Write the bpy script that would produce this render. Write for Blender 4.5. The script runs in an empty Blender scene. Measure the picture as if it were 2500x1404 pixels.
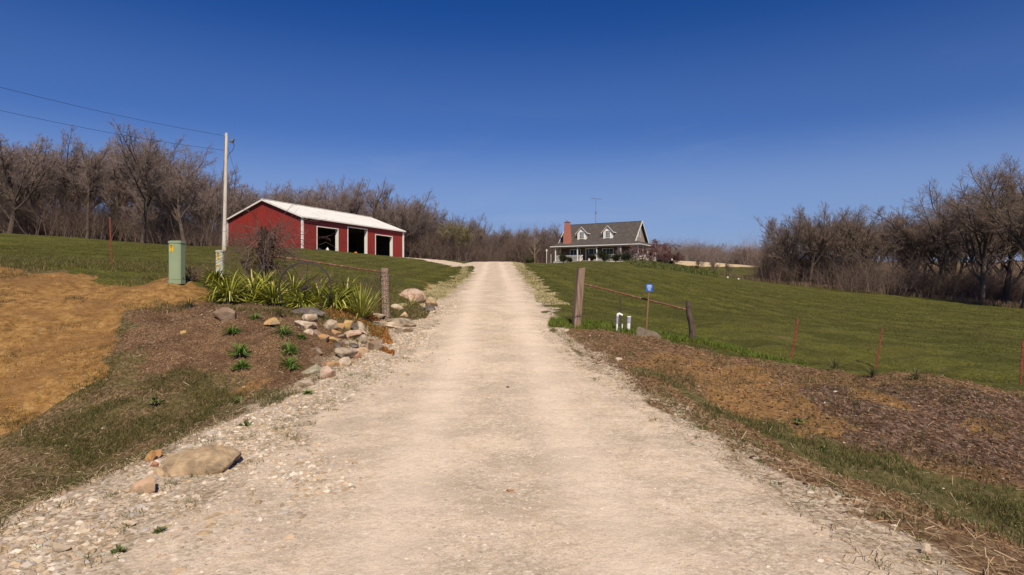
import bpy, math, random
import numpy as np
from mathutils import Vector, Matrix
random.seed(7); RNG = np.random.default_rng(11)
SC = bpy.context.scene
COL = SC.collection

# ------------------------------------------------------------------ camera, world, sun, exposure
EYE = 1.75                         # camera height over the drive; all z below are world z (eye at EYE)
FPX, CX, HY = 1500.0, 1250.0, 695.0
cam_d = bpy.data.cameras.new('camera'); cam = bpy.data.objects.new('camera', cam_d); COL.objects.link(cam)
cam.location = (0, 0, EYE); cam.rotation_euler = (math.radians(90), 0, 0)
cam_d.sensor_width = 36; cam_d.lens = 36*FPX/2500; cam_d.shift_y = -7/2500
cam_d.clip_start = .05; cam_d.clip_end = 8000
SC.camera = cam
SUN_EL, SUN_AZ = math.radians(47), math.atan2(.22, -.975)     # azimuth clockwise from +Y of the direction to the sun
world = bpy.data.worlds.new('World'); SC.world = world; world.use_nodes = True
wn = world.node_tree; wn.nodes.clear()
wo = wn.nodes.new('ShaderNodeOutputWorld'); wb = wn.nodes.new('ShaderNodeBackground')
sky = wn.nodes.new('ShaderNodeTexSky'); sky.sky_type = 'NISHITA'; sky.sun_disc = False
sky.sun_elevation = SUN_EL; sky.sun_rotation = SUN_AZ
sky.altitude = 200; sky.air_density = .8; sky.dust_density = .6; sky.ozone_density = 8.0
hs = wn.nodes.new('ShaderNodeHueSaturation'); hs.inputs['Saturation'].default_value = 1.22; hs.inputs['Hue'].default_value = .514
gm = wn.nodes.new('ShaderNodeGamma'); gm.inputs['Gamma'].default_value = 1.0
wn.links.new(sky.outputs[0], hs.inputs['Color']); wn.links.new(hs.outputs[0], gm.inputs['Color'])
wc = wn.nodes.new('ShaderNodeTexCoord'); wm = wn.nodes.new('ShaderNodeMapping'); wm.inputs['Scale'].default_value = (3.2, 3.2, 16)   # a few thin wisps of cirrus
wx = wn.nodes.new('ShaderNodeTexNoise'); wx.inputs['Scale'].default_value = 1.3; wx.inputs['Detail'].default_value = 7; wx.inputs['Roughness'].default_value = .6; wx.inputs['Distortion'].default_value = .6
wr_ = wn.nodes.new('ShaderNodeValToRGB'); wr_.color_ramp.elements[0].position = .56; wr_.color_ramp.elements[1].position = .80; wr_.color_ramp.elements[1].color = (.22, .22, .22, 1)
wq = wn.nodes.new('ShaderNodeMix'); wq.data_type = 'RGBA'; wq.inputs['B'].default_value = (5.2, 5.6, 6.6, 1)
wn.links.new(wc.outputs['Generated'], wm.inputs[0]); wn.links.new(wm.outputs[0], wx.inputs['Vector']); wn.links.new(wx.outputs['Fac'], wr_.inputs[0]); 
sz = wn.nodes.new('ShaderNodeSeparateXYZ'); wn.links.new(wc.outputs['Generated'], sz.inputs[0])     # paler, hazier air towards the horizon
hr = wn.nodes.new('ShaderNodeValToRGB'); hr.color_ramp.interpolation = 'EASE'; he = hr.color_ramp.elements
he[0].position = 0; he[0].color = (1, 1, 1, 1); he[1].position = .42; he[1].color = (0, 0, 0, 1); e_ = he.new(.12); e_.color = (.62, .62, .62, 1); e_ = he.new(.25); e_.color = (.14, .14, .14, 1)
hq = wn.nodes.new('ShaderNodeMix'); hq.data_type = 'RGBA'; hq.inputs['B'].default_value = (3.1, 4.25, 6.9, 1)
wf = wn.nodes.new('ShaderNodeMath'); wf.operation = 'MULTIPLY_ADD'; wf.inputs[1].default_value = -3.2; wf.inputs[2].default_value = 1.0; wf.use_clamp = True; wn.links.new(sz.outputs['Z'], wf.inputs[0])
wg = wn.nodes.new('ShaderNodeMath'); wg.operation = 'MULTIPLY'; wn.links.new(wf.outputs[0], wg.inputs[0]); wn.links.new(wr_.outputs[0], wg.inputs[1]); wn.links.new(wg.outputs[0], wq.inputs['Factor'])
wn.links.new(sz.outputs['Z'], hr.inputs[0]); wn.links.new(hr.outputs[0], hq.inputs['Factor']); wn.links.new(gm.outputs[0], hq.inputs['A']); wn.links.new(hq.outputs['Result'], wq.inputs['A']); wn.links.new(wq.outputs['Result'], wb.inputs['Color']); wn.links.new(wb.outputs[0], wo.inputs[0])
wb.inputs['Strength'].default_value = .088
sd = bpy.data.lights.new('sun', 'SUN'); sun = bpy.data.objects.new('sun', sd); COL.objects.link(sun)
sd.energy = 5.0; sd.angle = math.radians(.53); sd.color = (1, .87, .68)
to_sun = Vector((math.sin(SUN_AZ)*math.cos(SUN_EL), math.cos(SUN_AZ)*math.cos(SUN_EL), math.sin(SUN_EL)))
sun.rotation_euler = to_sun.to_track_quat('Z', 'Y').to_euler()
SC.view_settings.view_transform = 'Standard'; SC.view_settings.look = 'None'
SC.view_settings.exposure = 0; SC.view_settings.gamma = 1
SC.render.engine = 'CYCLES'; SC.cycles.max_bounces = 6; SC.cycles.transparent_max_bounces = 8

# ------------------------------------------------------------------ materials
def M(name, c1, c2=None, scale=8, rough=.85, bump=0, bscale=None, c3=None, c3w=.0, c3s=2, detail=5, metal=0, spec=None, stretch=None, coords='Object'):
    m = bpy.data.materials.new(name); m.use_nodes = True
    nt = m.node_tree; b = nt.nodes['Principled BSDF']
    b.inputs['Roughness'].default_value = rough; b.inputs['Metallic'].default_value = metal
    if spec is not None: b.inputs['Specular IOR Level'].default_value = spec
    tc = nt.nodes.new('ShaderNodeTexCoord'); src = tc.outputs[coords]
    if stretch:
        mp = nt.nodes.new('ShaderNodeMapping'); mp.inputs['Scale'].default_value = stretch
        nt.links.new(src, mp.inputs[0]); src = mp.outputs[0]
    if c2 is None: c2 = tuple(x*.8 for x in c1)
    n = nt.nodes.new('ShaderNodeTexNoise'); n.inputs['Scale'].default_value = scale; n.inputs['Detail'].default_value = detail
    nt.links.new(src, n.inputs['Vector'])
    r = nt.nodes.new('ShaderNodeValToRGB'); r.color_ramp.elements[0].position = .35; r.color_ramp.elements[1].position = .65
    r.color_ramp.elements[0].color = (*c1, 1); r.color_ramp.elements[1].color = (*c2, 1)
    nt.links.new(n.outputs['Fac'], r.inputs[0]); out = r.outputs[0]
    if c3:
        n3 = nt.nodes.new('ShaderNodeTexNoise'); n3.inputs['Scale'].default_value = c3s; n3.inputs['Detail'].default_value = 6
        nt.links.new(src, n3.inputs['Vector'])
        r3 = nt.nodes.new('ShaderNodeValToRGB'); r3.color_ramp.elements[0].position = 1-c3w-.08; r3.color_ramp.elements[1].position = 1-c3w+.05
        nt.links.new(n3.outputs['Fac'], r3.inputs[0])
        mx = nt.nodes.new('ShaderNodeMix'); mx.data_type = 'RGBA'
        nt.links.new(r3.outputs[0], mx.inputs['Factor']); nt.links.new(out, mx.inputs['A']); mx.inputs['B'].default_value = (*c3, 1)
        out = mx.outputs['Result']
    nt.links.new(out, b.inputs['Base Color'])
    if bump:
        n2 = nt.nodes.new('ShaderNodeTexNoise'); n2.inputs['Scale'].default_value = bscale or scale*3; n2.inputs['Detail'].default_value = 6
        nt.links.new(src, n2.inputs['Vector'])
        bp = nt.nodes.new('ShaderNodeBump'); bp.inputs['Strength'].default_value = 1; bp.inputs['Distance'].default_value = bump
        nt.links.new(n2.outputs['Fac'], bp.inputs['Height']); nt.links.new(bp.outputs[0], b.inputs['Normal'])
    return m

def Mattr(name, rough=.9, transl=0, spec=.2):
    """material whose colour comes from a per-corner colour attribute 'tint' (each chip, blade or stone has its own colour)"""
    m = bpy.data.materials.new(name); m.use_nodes = True; nt = m.node_tree; b = nt.nodes['Principled BSDF']
    a = nt.nodes.new('ShaderNodeAttribute'); a.attribute_name = 'tint'
    nt.links.new(a.outputs['Color'], b.inputs['Base Color']); b.inputs['Roughness'].default_value = rough
    b.inputs['Specular IOR Level'].default_value = spec
    if transl:
        tr = nt.nodes.new('ShaderNodeBsdfTranslucent'); nt.links.new(a.outputs['Color'], tr.inputs['Color'])
        mx = nt.nodes.new('ShaderNodeMixShader'); mx.inputs[0].default_value = transl
        nt.links.new(b.outputs[0], mx.inputs[1]); nt.links.new(tr.outputs[0], mx.inputs[2])
        nt.links.new(mx.outputs[0], nt.nodes['Material Output'].inputs['Surface'])
    return m

# ------------------------------------------------------------------ mesh helpers
def mesh_np(name, V, F, mat, tint=None, smooth=False):
    """V (n,3), F (m,k) ndarray -> mesh; tint (n,3) optional point colours"""
    V = np.ascontiguousarray(V, dtype=np.float32); F = np.ascontiguousarray(F, dtype=np.int32)
    me = bpy.data.meshes.new(name); k = F.shape[1]
    me.vertices.add(len(V)); me.vertices.foreach_set('co', V.ravel())
    me.loops.add(F.size); me.loops.foreach_set('vertex_index', F.ravel())
    me.polygons.add(len(F)); me.polygons.foreach_set('loop_start', np.arange(0, F.size, k, dtype=np.int32))
    if smooth: me.polygons.foreach_set('use_smooth', np.ones(len(F), dtype=bool))
    else: me.polygons.foreach_set('use_smooth', np.zeros(len(F), dtype=bool))
    if tint is not None:
        a = me.color_attributes.new('tint', 'FLOAT_COLOR', 'POINT')
        c = np.ones((len(V), 4), dtype=np.float32); c[:, :3] = tint; a.data.foreach_set('color', c.ravel())
    me.update(calc_edges=True)
    if mat: me.materials.append(mat)
    return me

def link(name, me, parent=None, loc=(0, 0, 0)):
    o = bpy.data.objects.new(name, me); COL.objects.link(o); o.location = loc
    if parent: o.parent = parent
    return o
def tag(o, label=None, cat=None, group=None, kind=None):
    if label: o['label'] = label
    if cat: o['category'] = cat
    if group: o['group'] = group
    if kind: o['kind'] = kind
    return o
def thing(name, label, cat, loc=(0, 0, 0), rz=0, group=None):
    o = bpy.data.objects.new(name, None); COL.objects.link(o); o.empty_display_size = .3
    o.location = loc; o.rotation_euler = (0, 0, rz)
    return tag(o, label, cat, group)

class B:
    """collects shapes, built as one mesh"""
    def __init__(s): s.v = []; s.f = []
    def add(s, V, F):
        n = len(s.v); s.v += [tuple(map(float, p)) for p in V]; s.f += [tuple(i+n for i in f) for f in F]; return s
    def box(s, x0, x1, y0, y1, z0, z1, M4=None):
        V = [(x, y, z) for z in (z0, z1) for y in (y0, y1) for x in (x0, x1)]
        if M4 is not None: V = [tuple(M4 @ Vector(p)) for p in V]
        return s.add(V, [(0, 2, 3, 1), (4, 5, 7, 6), (0, 1, 5, 4), (2, 6, 7, 3), (0, 4, 6, 2), (1, 3, 7, 5)])
    def bar(s, p, q, w, h=None, up=(0, 0, 1)):
        """square bar from p to q"""
        h = h or w; p = Vector(p); q = Vector(q); d = (q-p).normalized(); u = Vector(up)
        if abs(d.dot(u)) > .98: u = Vector((0, 1, 0))
        a = d.cross(u).normalized()*w/2; c = a.cross(d).normalized()*h/2
        V = [p-a-c, p+a-c, p+a+c, p-a+c, q-a-c, q+a-c, q+a+c, q-a+c]
        return s.add(V, [(0, 3, 2, 1), (4, 5, 6, 7), (0, 1, 5, 4), (1, 2, 6, 5), (2, 3, 7, 6), (3, 0, 4, 7)])
    def tube(s, pts, rad, n=8, cap=True):
        pts = [Vector(p) for p in pts]
        if not hasattr(rad, '__len__'): rad = [rad]*len(pts)
        V = []; F = []; ref = None
        for i, p in enumerate(pts):
            d = (pts[min(i+1, len(pts)-1)]-pts[max(i-1, 0)]).normalized()
            if ref is None: ref = Vector((0, 0, 1)) if abs(d.z) < .9 else Vector((1, 0, 0))
            a = (ref - d*ref.dot(d)).normalized(); b = d.cross(a); ref = a
            V += [p+(a*math.cos(t)+b*math.sin(t))*rad[i] for t in [k*2*math.pi/n for k in range(n)]]
        for i in range(len(pts)-1):
            F += [(i*n+k, i*n+(k+1) % n, (i+1)*n+(k+1) % n, (i+1)*n+k) for k in range(n)]
        if cap: F += [tuple(range(n))[::-1], tuple((len(pts)-1)*n+k for k in range(n))]
        return s.add(V, F)
    def prism(s, poly, y0, y1, axis='y'):
        """extrude polygon of (a,b) along an axis: 'y' -> (a,y,b); 'x' -> (x,a,b); 'z' -> (a,b,z)"""
        n = len(poly); mk = {'y': lambda a, b, t: (a, t, b), 'x': lambda a, b, t: (t, a, b), 'z': lambda a, b, t: (a, b, t)}[axis]
        V = [mk(a, b, y0) for a, b in poly]+[mk(a, b, y1) for a, b in poly]
        F = [tuple(range(n)), tuple(range(2*n-1, n-1, -1))]+[(i, i+n, (i+1) % n+n, (i+1) % n) for i in range(n)]
        return s.add(V, F)
    def slab(s, quad, t):
        """thick sheet from a quad of 3d points (thickness t downwards along its normal)"""
        q = [Vector(p) for p in quad]; n = (q[1]-q[0]).cross(q[-1]-q[0]).normalized()
        V = q+[p-n*t for p in q]; k = len(q)
        return s.add(V, [tuple(range(k)), tuple(range(2*k-1, k-1, -1))]+[(i, i+k, (i+1) % k+k, (i+1) % k) for i in range(k)])
    def build(s, name, mat, parent=None, loc=(0, 0, 0), bevel=0, smooth=False):
        me = bpy.data.meshes.new(name); me.from_pydata(s.v, [], s.f); me.materials.append(mat)
        import bmesh
        bm = bmesh.new(); bm.from_mesh(me); bmesh.ops.recalc_face_normals(bm, faces=bm.faces)
        if bevel: bmesh.ops.bevel(bm, geom=list(bm.edges), offset=bevel, segments=2, affect='EDGES', clamp_overlap=True)
        bm.to_mesh(me); bm.free()
        if smooth:
            for p in me.polygons: p.use_smooth = True
        return link(name, me, parent, loc)

# ------------------------------------------------------------------ noise
def vnoise(x, y, s=0):
    xi = np.floor(x).astype(np.int64); yi = np.floor(y).astype(np.int64); fx = x-xi; fy = y-yi
    fx = fx*fx*(3-2*fx); fy = fy*fy*(3-2*fy)
    def h(a, b):
        n = (a*374761393 + b*668265263 + s*974634777) & 0x7fffffff
        n = ((n ^ (n >> 13))*1274126177) & 0x7fffffff
        n = (n ^ (n >> 16)) & 0xffff
        return n/65535.0
    return (h(xi, yi)*(1-fx)+h(xi+1, yi)*fx)*(1-fy)+(h(xi, yi+1)*(1-fx)+h(xi+1, yi+1)*fx)*fy
def fbm(x, y, s=0, o=4):
    r = 0; a = 1; t = 0
    for k in range(o):
        r = r+a*vnoise(x*2**k+17.3*k, y*2**k-9.1*k, s+k); t += a; a *= .5
    return r/t*2-1

# ------------------------------------------------------------------ terrain
def P(px, d, y): return ((px-CX)/FPX*d, d, EYE-(y-HY)/FPX*d)
ROADP = [(-300, -1.9), (-30, -1.78), (0, -1.72), (4, -1.72), (7, -1.70), (9.4, -1.6), (13.4, -1.3), (18, -.84), (28.5, -.1), (44, .73), (56, 1.55), (70, 2.57), (85, 3.3), (105, 3.7), (140, 4.2)]
XLP = [(-20, -9), (0, -5), (3, -3.7), (4.3, -3.6), (6.2, -3.5), (9.5, -3.2), (13.4, -2.77), (18, -2.72), (28.5, -2.66), (44, -2.93), (56, -3.4), (70, -4.3), (90, -5)]
XRP = [(-20, 8), (0, 4), (3.6, 2.62), (6, 2.36), (9.2, 1.8), (11.5, 1.38), (13.4, 1.22), (15.5, 1.02), (18, 1.0), (28.5, .95), (44, .65), (70, .1), (90, 0)]
def itp(tab, y): t = np.array(tab); return np.interp(y, t[:, 0], t[:, 1])
def roadz(y):      # smoothed profile
    return (itp(ROADP, y-1.2*(1+abs(y)/30))+itp(ROADP, y)*2+itp(ROADP, y+1.2*(1+abs(y)/30)))/4+EYE
CP = [P(*a) for a in [
 (0,6.0,1250),(0,8.1,1100),(0,10.2,900),(0,12.5,740),(0,16,650),(0,25,625),(0,50,600),(0,85,579),(0,120,574),(0,200,580),
 (-400,8.6,960),(-400,15,640),(-400,60,580),(-400,120,570),(300,9.0,1000),(300,7.5,1130),(300,11.2,850),(300,14,715),(300,19,650),(300,45,605),(300,85,592),
 (432,15,690),(500,10.4,900),(600,9.2,990),(500,12,790),(560,15,730),(560,20,670),(546,46,613),(560,85,611),
 (700,11,850),(700,10.0,955),(740,15,745),(740,20,690),(740,40,640),(740,79,609),(900,13.5,815),(900,16.5,748),(930,22,700),(930,40,660),(930,88,625),(985,97,630),
 (1050,22,728),(1050,40,672),(1050,65,648),(1100,90,639),(700,130,628),(1000,130,634),(1200,130,645),(1200,180,645),
 (1400,28,706),(1400,20,745),(1400,45,668),(1400,75,645),(1420,100,638),(1575,100,640),(1575,60,662),(1575,35,700),(1600,22,770),(1687,15,838),
 (1405,15.5,797),(1750,20,790),(1750,40,718),(1750,75,675),(1700,100,660),(1750,130,654),(1760,200,646),(1760,330,644),
 (1900,17,835),(1900,30,765),(1900,50,718),(1900,85,694),(1900,140,656),(1880,250,648),(2160,18,850),(2160,30,790),(2160,50,745),(2160,78,717),(2160,130,690),(2200,300,642),
 (2500,14,925),(2500,20,862),(2500,35,800),(2500,62,756),(2500,85,745),(2500,150,700),(2500,320,640),(1925,14.5,885),(2138,15.5,897),(2490,13,945),
 (2300,9.9,932),(2000,10.9,915),(1750,12.2,868),(1500,13,835),(1600,10.5,905),(1800,9.3,985),(2100,7.9,1100),(2400,6.6,1230),(2500,8.1,1080),(2300,8.5,1050),(2500,9.4,985),(2600,4.3,1370)]]
CP += [(-28.7,94,EYE+4.45),(-36,110,EYE+4.5),(-38,84,EYE+4.6),(-45,92,EYE+4.9),(-20,104,EYE+4.4),(60,20,-.9),(-40,20,3),(-60,60,7),(110,60,-.5),(-60,-20,1.5),(50,-25,-.6),(-9,0,-.3),(-14,-8,0),(9,0,-.3),(14,-8,-.4),
       (0,-60,-.2),(-300,-300,3),(300,-300,-1),(-500,300,24),(500,200,12),(0,900,22),(-900,900,30),(900,900,30),(0,2500,40),(2500,1500,60),(-2500,1500,60),(2500,-1500,30),(-2500,-1500,30),(0,-2500,20),
       (16,110,5.75),(22,112,5.6),(10,118,5.8),(0,300,12)]
CP = np.array(CP)
_w = lambda a: np.arcsinh(a/6.0)
_rho = lambda x, y: np.sqrt(x*x+y*y+16)
_C = np.stack([_w(CP[:, 0]), _w(CP[:, 1])], 1)
def _phi(r2): return .5*r2*np.log(r2+1e-12)
_n = len(CP); _A = np.zeros((_n+3, _n+3)); _d2 = ((_C[:, None]-_C[None])**2).sum(-1)
_A[:_n, :_n] = _phi(_d2)+np.eye(_n)*2e-4; _A[:_n, _n] = 1; _A[:_n, _n+1:] = _C; _A[_n:, :_n] = _A[:_n, _n:].T
_b = np.zeros(_n+3); _b[:_n] = (CP[:, 2]-EYE)/_rho(CP[:, 0], CP[:, 1]); _S = np.linalg.solve(_A, _b)
def tps(x, y):
    out = np.empty(len(x))
    for i in range(0, len(x), 100000):
        u = _w(x[i:i+100000]); v = _w(y[i:i+100000])
        r2 = (u[:, None]-_C[:, 0])**2+(v[:, None]-_C[:, 1])**2
        out[i:i+100000] = _phi(r2)@_S[:_n]+_S[_n]+_S[_n+1]*u+_S[_n+2]*v
    return out*_rho(x, y)+EYE
def sstep(a, b, t): t = np.clip((t-a)/(b-a), 0, 1); return t*t*(3-2*t)
def ground(x, y, fine=False):
    x = np.atleast_1d(np.asarray(x, float)); y = np.atleast_1d(np.asarray(y, float))
    z = tps(x, y); xl = itp(XLP, y); xr = itp(XRP, y)
    out = np.maximum(xl-x, x-xr)              # >0 outside the drive
    k = (1-sstep(-.1, 1.3+np.abs(y)*.02, out))*(1-sstep(72, 95, y))
    cen = (x-(xl+xr)/2)/np.maximum((xr-xl)/2, .1)
    rz = roadz(y)+.03*(1-np.clip(cen, -1, 1)**2)-.03*np.exp(-((np.abs(cen)-.42)/.13)**2)*sstep(7, 14, y)
    z = z*(1-k)+rz*k
    if fine:
        far = np.clip((x*x+y*y)/900., 0, 1); out = out+fbm(x*1.1, y*1.1, 90, 3)*.35
        rough = .006+.032*sstep(-.4, .9, out)
        z = z+fbm(x*1.3, y*1.3, 3, 4)*(rough*1.6+.045*sstep(.3, 1.6, out))+np.abs(fbm(x*.9+.5*y, y*.55, 82, 3))*-.10*sstep(.5, 1.8, out)*(1-far)+fbm(x*9, y*9, 5, 3)*rough*.55*(1-far)+far*fbm(x*.25, y*.25, 31, 2)*.05*(k < .5)
    return z
def gz(x, y): return float(ground(x, y)[0])
_dd = np.geomspace(2.5, 420, 900)
def G(px, py, dmin=2.5):
    """where the sight line through a pixel of the photograph meets the ground"""
    x = (px-CX)/FPX*_dd; h = ground(x, _dd); r = EYE-(py-HY)/FPX*_dd
    i = np.where((r <= h) & (_dd >= dmin))[0]
    if len(i) == 0: i = [len(_dd)-1]
    i = i[0]
    return float(x[i]), float(_dd[i]), float(h[i])

# zones: outlines measured on the photograph, carried to the ground
def wpoly(pts): return np.array([G(a, b)[:2] if b > 640 or True else None for a, b in pts])
def inpoly(poly, x, y):
    r = np.zeros(len(x), bool); j = len(poly)-1
    for i in range(len(poly)):
        xi, yi = poly[i]; xj, yj = poly[j]
        c = ((yi > y) != (yj > y)) & (x < (xj-xi)*(y-yi)/((yj-yi) or 1e-9)+xi); r ^= c; j = i
    return r
Z = {
 'weed': [np.array([(-40, -20), (-2.6, -20), (-2.6, 4), (-2.6, 8)]+[G(a, b)[:2] for a, b in [(800,950),(1000,805),(1050,735),(950,765),(500,722),(330,715),(150,670),(0,640)]]+[(-30, 16)])],
 'clay': [np.array([G(a, b)[:2] for a, b in [(480,692),(300,693),(130,665),(0,648)]]+[(-20, 15), (-20, 6), (-8, 5.5)]+[G(a, b)[:2] for a, b in [(0,1070),(90,1040),(210,960),(265,890),(320,800),(345,765),(490,740)]])],
 'mulch': [wpoly([(320,770),(490,738),(700,742),(930,765),(1030,770),(940,842),(745,945),(640,965),(560,945),(350,910),(290,850)]),
           ],
 'humus': [wpoly([(1800,905),(1900,915),(2100,948),(2300,950),(2700,975),(2700,1180),(2450,1180),(2300,1110),(2050,1085),(1900,1000)])],
 'soil': [np.array([G(a, b)[:2] for a, b in [(1350,800),(1405,803),(1600,822),(1700,848),(1930,893),(2140,908),(2500,955)]]+[(16, 13), (30, 5), (9, -20), (2, -20), (2, 3.6)]+[G(a, b)[:2] for a, b in [(1830,1130),(1560,960),(1400,842)]])],
 'clay2': [wpoly([(1590,885),(1700,868),(1850,900),(1960,960),(2050,1060),(1900,1050),(1740,965)]), wpoly([(2050,920),(2150,945),(2230,990),(2100,985)]), wpoly([(2370,1040),(2450,1045),(2480,1075),(2380,1065)]), wpoly([(590,965),(700,930),(690,950),(600,990)])],
 'ditch': [np.array([G(a, b)[:2] for a, b in [(1540,893),(1640,932),(1750,1005),(1900,1085),(2100,1165),(2350,1255),(2500,1310)]]+[(5.5, 3.5), (9, 3.5)]+[G(a, b)[:2] for a, b in [(2500,1190),(2250,1120),(2000,1075),(1850,1025),(1700,950),(1600,893)]])],
 'loose': [np.array([(-5.2, -5), (-2.6, -5), (-2.35, 4), (-2.3, 8.6), (-1.95, 12), (-2.1, 18), (-2.2, 28), (-2.6, 44), (-3.4, 44), (-3.2, 28), (-3.5, 9), (-4, 3)]), np.array([(2.5, 3), (2.0, 8), (1.25, 12), (.9, 20), (.6, 30), (.3, 50), (.8, 50), (1.05, 22), (1.45, 14), (2.2, 9), (2.75, 4)])],
 'verge': [np.array([(1.05, 20), (.8, 30), (.55, 44), (-.1, 75), (1.2, 78), (1.3, 60), (1.45, 44), (1.55, 30), (1.6, 20)]), np.array([(-2.5, 18), (-2.5, 28), (-2.8, 44), (-4, 56), (-4.6, 62), (-4.9, 58), (-3.9, 46), (-3.6, 30), (-3.6, 19)])],
 'orange': [wpoly([(1000,742),(1060,735),(1110,700),(1140,675),(1090,690),(1030,700),(985,705)])],
 'drive2': [np.array([(-3, 56), (-4.2, 60), (-5.6, 66), (-9, 76), (-13, 84), (-18, 91), (-19, 96), (-17.6, 103), (-14, 104), (-9, 92), (-4.5, 84), (-1, 84), (-.5, 60)])],
 'straw': [np.array([(52, 138), (30, 128), (36, 170), (60, 200), (88, 200), (84, 160)])],
 'litter': [np.array([(-400, 60), (-75, 78), (-60, 82), (-42, 84), (-38, 112), (-25, 118), (-12, 115), (0, 135), (9, 125), (16, 125), (40, 260), (90, 300), (60, 700), (-400, 700)]),
            np.array([(38, 92), (45, 84), (52, 78), (62, 72), (75, 58), (110, 40), (260, 30), (300, 90), (120, 105), (60, 118), (42, 110)])],
 'field': [np.array([(62, 118), (120, 106), (320, 90), (900, 200), (900, 700), (150, 700), (90, 250)])],
}
def zone(k, x, y, soft=.35):
    """0..1 membership with a ragged edge"""
    n = fbm(x*1.4/soft*.35, y*1.4/soft*.35, 50, 4)*soft*1.3; n2 = fbm(x*1.4/soft*.35+40, y*1.4/soft*.35+7, 60, 4)*soft*1.3
    r = np.zeros(len(x))
    for p in Z[k]:
        for dx, dy in ((-.5, -.2), (.5, -.2), (0, .5), (0, 0)):
            r = np.maximum(r, 0)+inpoly(p, x+n+dx*soft*.6, y+n2+dy*soft*.6)*.25
    return np.clip(r, 0, 1)
def road_w(x, y):
    n = fbm(x*1.2, y*1.2, 70, 4)*.28
    xl = itp(XLP, y); xr = itp(XRP, y); o = np.maximum(xl-x, x-xr)+n
    r = (1-sstep(-.12, .12, o))*(y < 92)
    return np.maximum(r, zone('drive2', x, y, .6))

def axis(a0, a1, fine, lim0, lim1, g=1.07):
    v = list(np.arange(a0, a1+1e-6, fine)); s = fine
    while v[-1] < lim1: s *= g; v.append(v[-1]+s)
    s = fine; lo = [v[0]]
    while lo[-1] > lim0: s *= g; lo.append(lo[-1]-s)
    return np.array(sorted(lo[1:]+v))
def axy():
    v = [3.0]
    while v[-1] < 3500: v.append(v[-1]+max(.035, v[-1]*.0045 if v[-1] < 120 else (v[-1]-120)*.06+.54))
    lo = [3.0]; s = .06
    while lo[-1] > -3000: s *= 1.13; lo.append(lo[-1]-s)
    return np.array(sorted(lo[1:]+v))
gx = axis(-9, 9, .05, -3500, 3500, 1.035); gy = axy()
NX, NY = len(gx), len(gy)
XX, YY = np.meshgrid(gx, gy); XX = XX.ravel(); YY = YY.ravel()
ZZ = ground(XX, YY, True)
W = {k: zone(k, XX, YY, {'litter': 2.5, 'straw': 3, 'field': 4, 'drive2': .6, 'verge': .45, 'orange': 1.2, 'mulch': .7, 'humus': .9, 'clay': .9, 'clay2': .6, 'weed': .6, 'soil': .3}.get(k, .35)) for k in Z}
W['road'] = road_w(XX, YY)
_xl = itp(XLP, YY); _xr = itp(XRP, YY); _c = (XX-(_xl*.62+_xr*.38)-.0)   # drive centre lies right of the middle of the gravelled width near the camera
W['track'] = np.exp(-((np.abs(XX+.03*YY-.02+fbm(YY*.25, YY*0+3, 71, 2)*.08)-.78)/.30)**2)
def stripe(x, y): return sstep(-.35, .35, np.sin(2*np.pi*(x+.045*y+.12*fbm(x*.3, y*.3, 72, 2))/1.9))*(.35+.65*sstep(18, 40, y))
W['stripe'] = stripe(XX, YY)

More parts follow.
